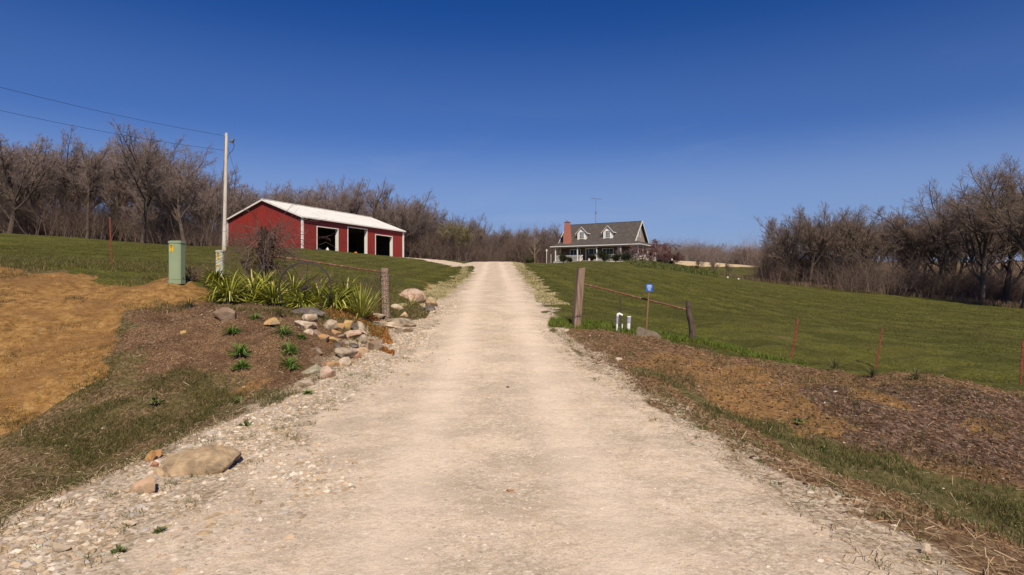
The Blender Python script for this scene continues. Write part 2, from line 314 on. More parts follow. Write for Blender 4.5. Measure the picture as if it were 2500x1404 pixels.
# ground material: layers driven by the zone weights, broken up by noise
def ground_material():
    m = bpy.data.materials.new('ground_cover'); m.use_nodes = True; nt = m.node_tree; L = nt.links; N = nt.nodes
    b = N['Principled BSDF']; b.inputs['Roughness'].default_value = .95; b.inputs['Specular IOR Level'].default_value = .15
    geo = N.new('ShaderNodeNewGeometry'); pos = geo.outputs['Position']
    def noise(s, det=6, ro=.6, vec=pos):
        n = N.new('ShaderNodeTexNoise'); n.inputs['Scale'].default_value = s; n.inputs['Detail'].default_value = det; n.inputs['Roughness'].default_value = ro
        L.new(vec, n.inputs['Vector']); return n.outputs['Fac']
    def ramp(f, *st):
        r = N.new('ShaderNodeValToRGB'); e = r.color_ramp.elements
        while len(e) < len(st): e.new(.5)
        for i, (p, c) in enumerate(st): e[i].position = p; e[i].color = (*c, 1) if len(c) == 3 else c
        L.new(f, r.inputs[0]); return r.outputs[0]
    def mix(f, a, c, mode='MIX'):
        x = N.new('ShaderNodeMix'); x.data_type = 'RGBA'; x.blend_type = mode
        if isinstance(f, (int, float)): x.inputs['Factor'].default_value = f
        else: L.new(f, x.inputs['Factor'])
        for s, k in ((a, 'A'), (c, 'B')):
            if isinstance(s, tuple): x.inputs[k].default_value = (*s, 1)
            else: L.new(s, x.inputs[k])
        return x.outputs['Result']
    def math_(op, a, c, clamp=False):
        x = N.new('ShaderNodeMath'); x.operation = op; x.use_clamp = clamp
        for i, s in enumerate((a, c)):
            if isinstance(s, (int, float)): x.inputs[i].default_value = s
            else: L.new(s, x.inputs[i])
        return x.outputs[0]
    def stretched(sx, sy, sz=1, rot=0):
        mp = N.new('ShaderNodeMapping'); mp.inputs['Scale'].default_value = (sx, sy, sz); mp.inputs['Rotation'].default_value = (0, 0, rot)
        L.new(pos, mp.inputs[0]); return mp.outputs[0]
    n_edge = noise(3.5, 8, .7); n_mid = noise(1.1, 5); n_big = noise(.16, 4); n_fine = noise(38, 6, .7); n_f2 = noise(11, 7, .7)
    def layer(col, attr, a, sharp=5, amt=.9):
        at = N.new('ShaderNodeAttribute'); at.attribute_name = attr
        w = math_('ADD', at.outputs['Fac'], math_('MULTIPLY', math_('SUBTRACT', n_edge, .5), amt))
        w = math_('ADD', math_('MULTIPLY', math_('SUBTRACT', w, .5), sharp), .5, True)
        return mix(w, col, a)
    # lawn: mown green with faint stripes, darker tussocks, dry flecks
    trk = N.new('ShaderNodeAttribute'); trk.attribute_name = 'w_track'; stp = N.new('ShaderNodeAttribute'); stp.attribute_name = 'w_stripe'
    wv = N.new('ShaderNodeTexWave'); wv.inputs['Scale'].default_value = .28; wv.inputs['Distortion'].default_value = 1.2; wv.inputs['Detail'].default_value = 2; wv.inputs['Detail Scale'].default_value = .4
    L.new(stretched(1, .06, 0, -.1), wv.inputs['Vector'])
    lawn = ramp(n_f2, (.38, (.052, .056, .010)), (.5, (.088, .092, .015)), (.62, (.138, .132, .028)))
    lawn = mix(ramp(n_big, (.42, (0, 0, 0)), (.58, (1, 1, 1))), lawn, mix(.5, lawn, (.080, .070, .018)))
    lawn = mix(math_('MULTIPLY', stp.outputs['Fac'], .75), lawn, mix(.55, lawn, (.135, .128, .024)))
    lawn = mix(ramp(noise(.9, 8, .75), (.56, (0, 0, 0)), (.66, (1, 1, 1))), lawn, mix(.6, lawn, (.15, .115, .045)))
    lawn = mix(ramp(noise(.5, 8, .7, stretched(.5, 1.6, 1, .2)), (.46, (0, 0, 0)), (.56, (1, 1, 1))), lawn, mix(.55, lawn, (.035, .038, .008)))
    c = lawn
    litter = ramp(n_f2, (.3, (.07, .048, .03)), (.7, (.17, .115, .07)))
    c = layer(c, 'w_litter', litter, 2)
    c = layer(c, 'w_field', ramp(noise(.6, 6), (.3, (.20, .135, .075)), (.7, (.28, .20, .12))), 3)
    c = layer(c, 'w_straw', ramp(noise(1.5, 6), (.3, (.50, .38, .22)), (.7, (.64, .50, .31))), 5)
    # weedy bank: brown thatch with green
    thatch = ramp(noise(26, 8, .75, stretched(1, .5, 1, .5)), (.38, (.045, .028, .015)), (.5, (.125, .080, .040)), (.62, (.28, .20, .11)))
    green = ramp(n_f2, (.38, (.045, .048, .012)), (.62, (.11, .10, .03)))
    weed = mix(ramp(noise(1.7, 8, .7), (.44, (0, 0, 0)), (.54, (1, 1, 1))), thatch, mix(ramp(noise(31, 6, .8), (.42, (.75, .75, .75)), (.58, (.1, .1, .1))), green, thatch))
    c = layer(c, 'w_weed', weed)
    soil = ramp(noise(17, 9, .75), (.38, (.065, .037, .019)), (.5, (.17, .10, .050)), (.63, (.31, .20, .105)))
    soil = mix(ramp(noise(2.3, 8, .75), (.56, (0, 0, 0)), (.68, (1, 1, 1))), soil, mix(.6, soil, (.075, .085, .022)))
    c = layer(c, 'w_soil', soil)
    mul = ramp(noise(42, 8, .8, stretched(1, .45, 1, .7)), (.38, (.06, .032, .016)), (.5, (.16, .092, .048)), (.63, (.34, .225, .13)))
    mul = mix(ramp(noise(2.1, 6), (.45, (0, 0, 0)), (.62, (1, 1, 1))), mul, mix(.6, mul, (.07, .036, .02)))
    c = layer(c, 'w_mulch', mul)
    clay = ramp(noise(5, 9, .7), (.34, (.13, .068, .024)), (.47, (.27, .145, .044)), (.64, (.40, .24, .088)))
    clay = mix(ramp(noise(14, 8, .75), (.52, (0, 0, 0)), (.60, (1, 1, 1))), clay, mix(.7, clay, (.12, .075, .035)))
    clay = mix(ramp(noise(.8, 7, .7), (.48, (0, 0, 0)), (.58, (1, 1, 1))), clay, mix(.6, clay, (.19, .10, .04)))
    hum = ramp(noise(15, 9, .8, stretched(1, .7, 1, .6)), (.38, (.030, .018, .012)), (.5, (.085, .050, .033)), (.62, (.24, .17, .13)))
    c = layer(c, 'w_humus', hum, 2.2, 1.5)
    clay = mix(ramp(noise(34, 7, .85), (.40, (.8, .8, .8)), (.50, (0, 0, 0))), clay, mix(.6, clay, (.10, .055, .022)))
    c = layer(c, 'w_clay', clay); c = layer(c, 'w_clay2', mix(.35, clay, soil), 3)
    c = layer(c, 'w_orange', mix(.4, clay, (.30, .17, .07)), 2, 1.6)
    c = layer(c, 'w_ditch', ramp(n_f2, (.38, (.055, .055, .016)), (.62, (.15, .12, .05))), 4)
    # crushed limestone
    voro = N.new('ShaderNodeTexVoronoi'); voro.inputs['Scale'].default_value = 34; voro.inputs['Randomness'].default_value = 1; L.new(pos, voro.inputs['Vector'])
    vs = N.new('ShaderNodeSeparateColor'); L.new(voro.outputs['Color'], vs.inputs[0])
    pk = ramp(vs.outputs[0], (0, (.24, .19, .13)), (.3, (.42, .34, .24)), (.75, (.56, .465, .34)), (1, (.78, .70, .57)))
    sand = ramp(noise(7, 9, .75), (.36, (.61, .475, .335)), (.5, (.73, .585, .43)), (.64, (.80, .665, .515)))
    pkm = ramp(noise(1.3, 8, .75), (.44, (.0, .0, .0)), (.60, (.7, .7, .7)))
    pkm = math_('MULTIPLY', pkm, math_('SUBTRACT', 1.0, math_('MULTIPLY', trk.outputs['Fac'], .75)), True)
    road = mix(pkm, sand, pk)
    road = mix(math_('MULTIPLY', trk.outputs['Fac'], .6), road, (.78, .64, .49))
    v2 = N.new('ShaderNodeTexVoronoi'); v2.inputs['Scale'].default_value = 13; L.new(pos, v2.inputs['Vector'])
    dk = math_('MULTIPLY', ramp(v2.outputs['Distance'], (.16, (1, 1, 1)), (.24, (0, 0, 0))), ramp(noise(.9, 6, .7), (.47, (0, 0, 0)), (.56, (1, 1, 1))))
    road = mix(math_('MULTIPLY', dk, .7), road, (.33, .265, .215))
    road = mix(ramp(noise(.9, 8, .72, stretched(1, 1.5)), (.47, (0, 0, 0)), (.57, (1, 1, 1))), road, mix(.45, road, (.42, .335, .25)))
    road = mix(math_('MULTIPLY', ramp(noise(.35, 4), (.55, (0, 0, 0)), (.7, (1, 1, 1))), .25), road, (.52, .36, .20))
    road = mix(ramp(noise(75, 4, .8), (.38, (.8, .8, .8)), (.47, (0, 0, 0))), road, mix(.75, road, (.25, .20, .145)))
    road = mix(ramp(noise(13, 7, .8), (.40, (.6, .6, .6)), (.50, (0, 0, 0))), road, mix(.4, road, (.34, .265, .185)))      # grit
    road = mix(ramp(noise(24, 5, .8), (.55, (0, 0, 0)), (.64, (.75, .75, .75))), road, (.84, .72, .57))
    road = mix(math_('MULTIPLY', trk.outputs['Fac'], .35), road, (.80, .66, .505))
    v3 = N.new('ShaderNodeTexVoronoi'); v3.inputs['Scale'].default_value = 22; L.new(pos, v3.inputs['Vector'])
    road = mix(math_('MULTIPLY', ramp(v3.outputs['Distance'], (.12, (.7, .7, .7)), (.2, (0, 0, 0))), ramp(noise(2.2, 6, .7), (.48, (0, 0, 0)), (.55, (1, 1, 1)))), road, (.36, .30, .25))
    c = layer(c, 'w_road', road, 2, 1.15)
    gravel = ramp(vs.outputs[1], (0, (.23, .17, .11)), (.4, (.44, .35, .25)), (1, (.66, .565, .44)))
    gravel = mix(ramp(n_edge, (.5, (0, 0, 0)), (.66, (1, 1, 1))), gravel, mix(.6, gravel, (.27, .195, .105)))
    c = layer(c, 'w_loose', gravel, 1.6, 1.5)
    c = layer(c, 'w_verge', ramp(noise(12, 6), (.3, (.17, .15, .05)), (.5, (.36, .29, .13)), (.7, (.58, .50, .36))), 3)
    L.new(c, b.inputs['Base Color'])
    hb = math_('ADD', math_('MULTIPLY', n_fine, .6), math_('MULTIPLY', n_f2, 1.6))
    bp = N.new('ShaderNodeBump'); bp.inputs['Distance'].default_value = .014; bp.inputs['Strength'].default_value = .8
    L.new(hb, bp.inputs['Height']); L.new(bp.outputs[0], b.inputs['Normal'])
    return m
MG = ground_material()
V = np.stack([XX, YY, ZZ], 1)
ii, jj = np.meshgrid(np.arange(NX-1), np.arange(NY-1)); q = (jj*NX+ii).ravel()
Q = np.stack([q, q+1, q+NX+1, q+NX], 1)
qx = V[Q, 0].mean(1); qy = V[Q, 1].mean(1)
wr = W['road'][Q].mean(1) > .5
bank = ((W['clay']+W['weed']+W['mulch']*(XX < 0))[Q].mean(1) > .5) & ~wr & (qx < 0)
bankr = ((W['soil']+W['ditch'])[Q].mean(1) > .5) & ~wr & (qx > 0)
fieldm = ((W['straw']+W['field'])[Q].mean(1) > .5) & ~wr
drive2 = wr & (W['drive2'][Q].mean(1) > .5) & (qx < -3.5-(qy-56)*.02)
def sub(name, mask, label):
    F = Q[mask]; u, inv = np.unique(F.ravel(), return_inverse=True)
    me = mesh_np(name, V[u], inv.reshape(F.shape), MG, smooth=True)
    for k in W:
        a = me.attributes.new('w_'+k, 'FLOAT', 'POINT'); a.data.foreach_set('value', W[k][u].astype(np.float32))
    tag(link(name, me), label, kind='structure')
sub('gravel_driveway', wr & ~drive2, 'pale crushed limestone driveway climbing to the crest')
sub('barn_driveway', drive2, 'thin pale gravel branch curving off to the red barn')
sub('clay_bank', bank, 'orange clay and weedy bank rising left of the drive')
sub('soil_bank', bankr, 'brown soil bank and grassy ditch right of the drive')
sub('field', fieldm, 'bare brown and straw coloured field beyond the right trees')
sub('lawn', ~(wr | bank | bankr | fieldm), 'mown green lawn rolling up to house and barn')

# ------------------------------------------------------------------ scatter (uncountable cover)
def in_view(x, y): return (y > 2.6) & (np.abs(x) < y*.90+.6)
def scatter(n, x0, x1, y0, y1, wf, near=1.0):
    """random ground points kept with probability wf; denser towards y0 by power near"""
    x = RNG.uniform(x0, x1, n); y = y0+(y1-y0)*RNG.random(n)**near
    k = in_view(x, y); x = x[k]; y = y[k]
    w = wf(x, y); k = RNG.random(len(x)) < w; x = x[k]; y = y[k]
    return x, y, ground(x, y, True)
def tint_rand(n, cols, var=.18):
    c = np.array(cols)[RNG.integers(0, len(cols), n)]; return c*(1+RNG.uniform(-var, var, (n, 1)))
def blades(x, y, z, h, w, lean=.5, cols=((.08, .1, .02),), seg=2):
    n = len(x); a = RNG.uniform(0, 2*np.pi, n); t = RNG.uniform(0, 2*np.pi, n); l = RNG.uniform(.1, 1, n)*lean*h
    p = np.stack([x, y, z-.01], 1); s = np.stack([np.cos(a), np.sin(a), a*0], 1)*(w/2)[:, None]
    d = np.stack([np.cos(t)*l, np.sin(t)*l, a*0], 1)
    up = np.array([0, 0, 1.0])
    m = p+d*.35+up*(h*.6)[:, None]; tip = p+d+up*h[:, None]*.98
    V = np.concatenate([p-s, p+s, m+s*.7, m-s*.7, tip]).astype(np.float32); i = np.arange(n)
    F = np.concatenate([np.stack([i, i+n, i+2*n], 1), np.stack([i, i+2*n, i+3*n], 1), np.stack([i+3*n, i+2*n, i+4*n], 1)])
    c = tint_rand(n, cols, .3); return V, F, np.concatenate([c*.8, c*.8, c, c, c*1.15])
MB_ = Mattr('blade', .7, .25); MS_ = Mattr('stone_chip', .9); MCH = Mattr('chip', .95)
def cat(parts):
    Vs, Fs, Cs = [], [], []; n = 0
    for v, f, c in parts: Vs.append(v); Fs.append(f+n); Cs.append(c); n += len(v)
    return np.concatenate(Vs), np.concatenate(Fs), np.concatenate(Cs)
GREEN = ((.102, .105, .016), (.132, .134, .021), (.070, .076, .012), (.20, .17, .05)); BRIGHT = ((.16, .20, .03), (.12, .17, .02), (.20, .23, .05), (.09, .13, .02))
DRY = ((.36, .26, .14), (.48, .37, .23), (.26, .18, .10), (.42, .33, .22)); DULL = ((.10, .095, .025), (.14, .125, .04), (.07, .072, .02), (.22, .17, .075), (.30, .23, .12))
def sr(n, a, b, p=2.2): return a+(b-a)*RNG.random(n)**p
def outside(x, y): return np.clip(1-road_w(x, y)*1.3, 0, 1)
def lawn_w(x, y): return outside(x, y)*(1-zone('weed', x, y, .6))*(1-zone('soil', x, y, .3))*(1-zone('clay', x, y, .9))*(1-zone('mulch', x, y, .7))
# lawn blades
xs, ys, zs = scatter(900000, -52, 60, 13.5, 75, lambda x, y: lawn_w(x, y)*(.35+.65*(fbm(x*.8, y*.8, 8, 3) > -.25))*(1-.97*sstep(24, 72, y)), 1.7)
n = len(xs); sc = 1+np.clip((ys-15)/30, 0, 1.6)
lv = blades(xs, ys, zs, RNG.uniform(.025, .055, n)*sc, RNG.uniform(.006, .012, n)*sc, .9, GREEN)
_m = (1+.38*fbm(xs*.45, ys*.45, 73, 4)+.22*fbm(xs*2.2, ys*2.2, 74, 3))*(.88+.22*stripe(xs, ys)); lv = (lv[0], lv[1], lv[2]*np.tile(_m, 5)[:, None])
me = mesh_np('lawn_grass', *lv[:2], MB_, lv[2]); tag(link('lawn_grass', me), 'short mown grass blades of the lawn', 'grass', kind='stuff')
# brighter long grass at the lawn's edge along the posts
def edge_w(x, y):
    r = np.zeros(len(x)); pts = [G(a, b)[:2] for a, b in [(1352,790),(1400,797),(1480,800),(1560,815),(1640,828),(1700,840),(1800,858),(1925,887)]]
    for (ax, ay), (bx, by) in zip(pts[:-1], pts[1:]):
        t = np.clip(((x-ax)*(bx-ax)+(y-ay)*(by-ay))/((bx-ax)**2+(by-ay)**2), 0, 1); d = np.hypot(x-ax-t*(bx-ax), (y-ay-t*(by-ay)-.12)*.8)
        r = np.maximum(r, 1-sstep(.16, .5, d))
    return r*(outside(x, y) > .5)*(1-.75*sstep(4.6, 6.2, x))
xs, ys, zs = scatter(90000, .8, 7, 12.5, 18, edge_w); n = len(xs)
a = blades(xs, ys, zs, RNG.uniform(.05, .17, n), RNG.uniform(.008, .018, n), 1.0, BRIGHT)
# rough verge above the clay on the left
xs, ys, zs = scatter(300000, -26, -3, 13, 26, lambda x, y: (1-zone('clay', x, y, .9))*outside(x, y)*(fbm(x*.9, y*.9, 12, 4) > -.1)*(1-sstep(17, 25, y))*.7); n = len(xs)
b_ = blades(xs, ys, zs, RNG.uniform(.05, .14, n), RNG.uniform(.006, .014, n), 1.1, DULL+GREEN+((.26, .22, .10),))
# left weedy bank
xs, ys, zs = scatter(520000, -9, -2.8, 3.4, 14, lambda x, y: 1.0*np.clip(zone('weed', x, y, .6)-zone('mulch', x, y, .7)*.97-zone('clay', x, y, .9)*.94, 0, 1)*outside(x, y)*(.06+.94*sstep(-.12, .22, fbm(x*1.3+9, y*1.3, 14, 5)))*.45, 1.1); n = len(xs)
c_ = blades(xs, ys, zs, RNG.uniform(.03, .10, n), RNG.uniform(.003, .008, n), 1.3, DULL[:3]+((.075, .09, .02), (.08, .085, .02), (.06, .075, .016), (.22, .17, .075)))
# ditch grass and tufts on the right bank
xs, ys, zs = scatter(300000, 1.2, 12, 3.2, 14, lambda x, y: np.clip(zone('ditch', x, y, .8)*(.15+.85*sstep(-.3, .2, fbm(x*1.7, y*1.7, 46, 4)))*.8+.15*zone('soil', x, y, .3)*(fbm(x*1.8, y*1.8, 16, 4) > .16), 0, 1)*(outside(x, y) > .5), 1.0); n = len(xs)
d_ = blades(xs, ys, zs, RNG.uniform(.04, .12, n), RNG.uniform(.004, .009, n), 1.2, DULL+((.095, .115, .03), (.08, .105, .02), (.12, .14, .045)))
# sparse tufts in the loose gravel
tx = np.concatenate([RNG.uniform(-3.5, -1.9, 120), RNG.uniform(1.0, 2.9, 110)]); ty = np.concatenate([RNG.uniform(3.5, 17, 120), RNG.uniform(3.6, 17, 110)])
k = np.where(tx < 0, tx < itp(XLP, ty)+1.1, tx > itp(XRP, ty)-.45); tx = tx[k]; ty = ty[k]
xs = np.repeat(tx, 26)+RNG.normal(0, .045, len(tx)*26); ys = np.repeat(ty, 26)+RNG.normal(0, .045, len(tx)*26); n = len(xs)
e_ = blades(xs, ys, ground(xs, ys, True), RNG.uniform(.02, .07, n), RNG.uniform(.004, .008, n), 1.4, ((.13, .15, .04), (.09, .12, .03), (.22, .20, .08)))
xs, ys, zs = scatter(420000, -20, -3, 4.5, 17, lambda x, y: zone('clay', x, y, .9)*(x < 0)*sstep(.22, .5, fbm(x*1.5, y*1.5, 19, 4)+.25*fbm(x*7, y*7, 20, 2))*.8); n = len(xs)
g_ = blades(xs, ys, zs, RNG.uniform(.02, .08, n), RNG.uniform(.004, .009, n), 1.4, DULL+((.20, .13, .06), (.16, .10, .05)))
v, f, c = cat([a, b_, c_, d_, e_, g_]); me = mesh_np('rough_grass', v, f, MB_, c); tag(link('rough_grass', me), 'long and weedy grass on banks, verges and the gravel edge', 'grass', kind='stuff')
# dead straw and bark chips lying flat
def chips(x, y, z, l, w, cols, tilt=.35):
    n = len(x); a = RNG.uniform(0, 2*np.pi, n); t = RNG.normal(0, tilt, n)
    d = np.stack([np.cos(a)*np.cos(t), np.sin(a)*np.cos(t), np.sin(t)], 1)*(l/2)[:, None]; s = np.stack([-np.sin(a), np.cos(a), RNG.normal(0, .4, n)], 1)*(w/2)[:, None]
    p = np.stack([x, y, z+np.abs(np.sin(t))*l*.5+.006], 1); V = np.concatenate([p-d-s, p+d-s*.6, p+d+s, p-d+s*.7]); i = np.arange(n)
    c = tint_rand(n, cols, .3); return V, np.stack([i, i+n, i+2*n, i+3*n], 1), np.concatenate([c]*4)
xs, ys, zs = scatter(330000, -9, 13, 4, 17, lambda x, y: zone('mulch', x, y, .7)*(outside(x, y) > .5)*np.where(x > 0, 0, .85)*(.35+.65*sstep(-.3, .2, fbm(x*1.4, y*1.4, 81, 4))), .9); n = len(xs)
hx, hy, hz_ = scatter(110000, 2, 13, 4, 15, lambda x, y: zone('humus', x, y, .9)*(outside(x, y) > .5)*(.1+.9*sstep(-.1, .3, fbm(x*1.7, y*1.7, 83, 4))), .9)
h_ = chips(hx, hy, hz_, sr(len(hx), .012, .08, 2.5), sr(len(hx), .003, .014, 2), ((.10, .06, .04), (.16, .10, .075), (.30, .22, .18), (.06, .035, .025), (.38, .30, .25)))
a = chips(xs, ys, zs, sr(n, .012, .075, 2.5), sr(n, .003, .013, 2), ((.12, .062, .035), (.19, .11, .065), (.33, .225, .145), (.08, .042, .025), (.25, .155, .09), (.46, .35, .24), (.05, .028, .018)))
xs, ys, zs = scatter(150000, -9, 12, 3.2, 15, lambda x, y: (np.clip(zone('weed', x, y, .6)*.33+zone('soil', x, y, .3)*.13+.5*(np.abs(np.where(x < 0, x-itp(XLP, y), x-itp(XRP, y)-.1)) < .5), 0, 1))*(outside(x, y) > np.where(x > 0, -.1, .2))*(1-zone('clay', x, y, .9)*.9), 1.1); n = len(xs)
b_ = chips(xs, ys, zs, RNG.uniform(.03, .15, n), RNG.uniform(.0025, .006, n), DRY, .25)
v, f, c = cat([a, b_, h_]); me = mesh_np('bark_mulch', v, f, MCH, c); tag(link('bark_mulch', me), 'bark chips and dry straw strewn over the beds and banks', 'mulch', kind='stuff')
# loose stones
def stones(x, y, z, r, cols):
    P0 = np.array([(1, 0, 0), (-1, 0, 0), (0, 1, 0), (0, -1, 0), (0, 0, 1), (.6, .6, .5), (-.6, .6, .45), (-.6, -.6, .5), (.6, -.6, .45)], float)
    F0 = np.array([(4, 5, 6), (4, 6, 7), (4, 7, 8), (4, 8, 5), (0, 2, 5), (2, 1, 6), (1, 3, 7), (3, 0, 8), (5, 2, 6), (6, 1, 7), (7, 3, 8), (8, 0, 5)])
    n = len(x); k = len(P0); a = RNG.uniform(0, 2*np.pi, n); S = r[:, None]*np.stack([RNG.uniform(.8, 1.5, n), RNG.uniform(.55, 1, n), RNG.uniform(.35, .75, n)], 1)
    p = P0[None]*(1+RNG.uniform(-.25, .25, (n, k, 3)))*S[:, None]
    ca, sa = np.cos(a)[:, None], np.sin(a)[:, None]
    q = np.stack([p[..., 0]*ca-p[..., 1]*sa+x[:, None], p[..., 0]*sa+p[..., 1]*ca+y[:, None], p[..., 2]+z[:, None]-.1*r[:, None]], -1)
    c = np.repeat(tint_rand(n, cols, .12), k, 0)
    return q.reshape(-1, 3), (F0[None]+(np.arange(n)*k)[:, None, None]).reshape(-1, 3), c
LIME = ((.54, .45, .34), (.44, .355, .26), (.64, .56, .45), (.32, .255, .19), (.50, .375, .25), (.42, .37, .32), (.36, .27, .17))
xs, ys, zs = scatter(110000, -4.6, -.9, 3.2, 22, lambda x, y: np.clip(zone('loose', x, y, 1.1), 0, 1)**1.5*(x > itp(XLP, y)-.3+.25*fbm(x*2, y*2, 44, 3))*(.15+.85*sstep(-.25, .25, fbm(x*1.3, y*1.3, 21, 4))), 1.3); n = len(xs)
a = stones(xs, ys, zs, sr(n, .006, .042, 4), LIME)
xs, ys, zs = scatter(230000, -3.6, 3.2, 3.0, 24, lambda x, y: road_w(x, y)*(.14+.6*sstep(-.02, .4, fbm(x*.7, y*.55, 22, 4)))*.8*(1-.7*np.exp(-((np.abs(x+.03*y)-.78)/.35)**2)), 1.4); n = len(xs)
b_ = stones(xs, ys, zs-.004, sr(n, .005, .019, 4), ((.62, .50, .38), (.54, .44, .34), (.68, .58, .47), (.36, .30, .25), (.58, .46, .33), (.44, .40, .37)))
xs, ys, zs = scatter(42000, .5, 3.8, 3.2, 19, lambda x, y: zone('loose', x, y, 1.2)**2*(x < itp(XRP, y)+.25+.3*fbm(x*2, y*2, 45, 3))*(.1+.9*sstep(-.2, .3, fbm(x*1.1, y*1.1, 23, 4)))*.8, 1.2); n = len(xs)
c_ = stones(xs, ys, zs, sr(n, .007, .034, 3.5), LIME)
xs, ys, zs = scatter(2500, -9, 12, 4, 16, lambda x, y: outside(x, y)*(zone('weed', x, y, .6)+zone('soil', x, y, .3) > .5)*.5); n = len(xs)
d_ = stones(xs, ys, zs, sr(n, .006, .03, 3), LIME+((.45, .27, .12), (.38, .25, .14)))
v, f, c = cat([a, b_, c_, d_]); me = mesh_np('loose_gravel', v, f, MS_, c); tag(link('loose_gravel', me), 'loose crushed limestone pieces lying on the drive and its shoulders', 'gravel', kind='stuff')
# clods on the clay and soil
xs, ys, zs = scatter(130000, -18, 12, 4.5, 16, lambda x, y: np.clip(zone('clay', x, y, .9)*(x < 0)+zone('clay2', x, y, .6), 0, 1)*outside(x, y)*(fbm(x, y, 25, 4) > -.1)); n = len(xs)
a = stones(xs, ys, zs, sr(n, .005, .022, 3), ((.36, .19, .05), (.42, .24, .075), (.28, .14, .04)))
xs, ys, zs = scatter(130000, 1.5, 13, 4.5, 16, lambda x, y: zone('soil', x, y, .3)*outside(x, y)*(1-zone('ditch', x, y, .35))); n = len(xs)
b_ = stones(xs, ys, zs, sr(n, .006, .034, 4), ((.17, .095, .048), (.11, .058, .03), (.25, .155, .08), (.07, .038, .02)))
v, f, c = cat([a, b_]); me = mesh_np('clay_clods', v, f, MS_, c); tag(link('clay_clods', me), 'crumbled orange and brown clods on the bare banks', 'clods', kind='stuff')

# ------------------------------------------------------------------ trees
def seg_mesh(segs, sides=3):
    S = np.array(segs, float); p0 = S[:, 0:3]; p1 = S[:, 3:6]; r0 = S[:, 6]; r1 = S[:, 7]
    d = p1-p0; d /= np.linalg.norm(d, axis=1)[:, None]+1e-9
    ref = np.where(np.abs(d[:, 2:3]) > .9, np.array([[1., 0, 0]]), np.array([[0, 0, 1.]]))
    a = np.cross(d, ref); a /= np.linalg.norm(a, axis=1)[:, None]; b = np.cross(d, a); n = len(S); V = []
    for (p, r) in ((p0, r0), (p1, r1)):
        for k in range(sides):
            t = 2*math.pi*k/sides; V.append(p+(a*math.cos(t)+b*math.sin(t))*r[:, None])
    V = np.stack(V, 1).reshape(-1, 3); i = np.arange(n)*2*sides
    F = np.stack([np.stack([i+k, i+(k+1) % sides, i+sides+(k+1) % sides, i+sides+k], 1) for k in range(sides)], 1).reshape(-1, 4)
    return V, F
def grow(rnd, kids=(8, 7, 6, 6, 3), L0=.40, ratio=(1.15, .56, .58, .62, .66), ang=(40, 40, 38, 38, 40), wob=(.06, .085, .11, .14, .18), trop=(.05, .06, .05, .04, .03), r0=.018, start=.40, rmin=.00056, lean=(0, 0), nseg=(7, 6, 5, 3, 2, 2), tipup=1.0):
    lo, hi, tips = [], [], []
    def br(p, d, L, r, lv):
        n = nseg[lv]; st = L/n; pts = [(p, d, r)]
        for i in range(n):
            d = (d[0]+rnd.gauss(0, wob[min(lv, 4)]), d[1]+rnd.gauss(0, wob[min(lv, 4)]), d[2]+rnd.gauss(0, wob[min(lv, 4)]*.7)+trop[min(lv, 4)])
            m = math.sqrt(d[0]**2+d[1]**2+d[2]**2); d = (d[0]/m, d[1]/m, d[2]/m)
            q = (p[0]+d[0]*st, p[1]+d[1]*st, p[2]+d[2]*st); r2 = max(r*(1-.62/n*(1 if i < n-1 else 1.3)), rmin*.7)
            (lo if lv < 3 else hi).append((*p, *q, r, r2)); p, r = q, r2; pts.append((p, d, r))
        if lv >= len(kids): tips.append(p); return
        k = kids[lv]; 
        for c in range(k):
            t = start+(1-start)*((c+rnd.random())/k) if lv == 0 else .22+.78*((c+rnd.random()*.9)/k)
            t = min(t, .999)*n; i = int(t); fr = t-i; (a, da, ra), (b_, db, rb) = pts[i], pts[i+1]
            bp = tuple(a[j]+(b_[j]-a[j])*fr for j in range(3)); an = math.radians(ang[lv]*rnd.uniform(.65, 1.25)*(1-.35*(t/n) if lv == 0 else 1)); az = rnd.uniform(0, 2*math.pi)+c*2.4
            dv = Vector(db); u = dv.orthogonal().normalized(); w = dv.cross(u); sd_ = u*math.cos(az)+w*math.sin(az)
            nd = dv*math.cos(an)+sd_*math.sin(an); 
            Lc = L*ratio[lv]*rnd.uniform(.75, 1.2)*(1-.42*(t/n) if lv else 1-.25*(t/n))
            br(bp, tuple(nd), Lc, max(rmin, rb*(.62 if lv < 2 else .6)), lv+1)
        # leader carries on
        if lv < len(kids)-1: br(p, d, L*(.5 if lv == 0 else .38), max(rmin, r*.95), lv+1)
    br((0, 0, -.012), (lean[0], lean[1], 1), L0, r0, 0)
    return lo, hi, tips
MBK = M('bark', (.13, .095, .072), (.065, .046, .036), 60, .95, coords='Object')
MTW = M('twig', (.28, .215, .19), (.18, .138, .122), 30, .95)
MBKd = M('dark_bark', (.11, .08, .062), (.06, .045, .036), 60, .95)
MTWd = M('dark_twig', (.25, .185, .145), (.16, .118, .092), 30, .95)
MLF = M('young_leaf', (.26, .23, .07), (.18, .165, .05), 20, .8)
MRED = M('red_twig', (.19, .085, .08), (.12, .058, .052), 30, .9)
MTAN = M('tan_bark', (.42, .31, .2), (.3, .22, .14), 30, .9)
def normtree(lo, hi, tips):
    A = np.array(lo+hi); h = np.percentile(A[:, 5], 99.7); s = 1/h
    f = lambda S: [tuple(x*s for x in t) for t in S]
    return f(lo), f(hi), [tuple(x*s for x in t) for t in tips]
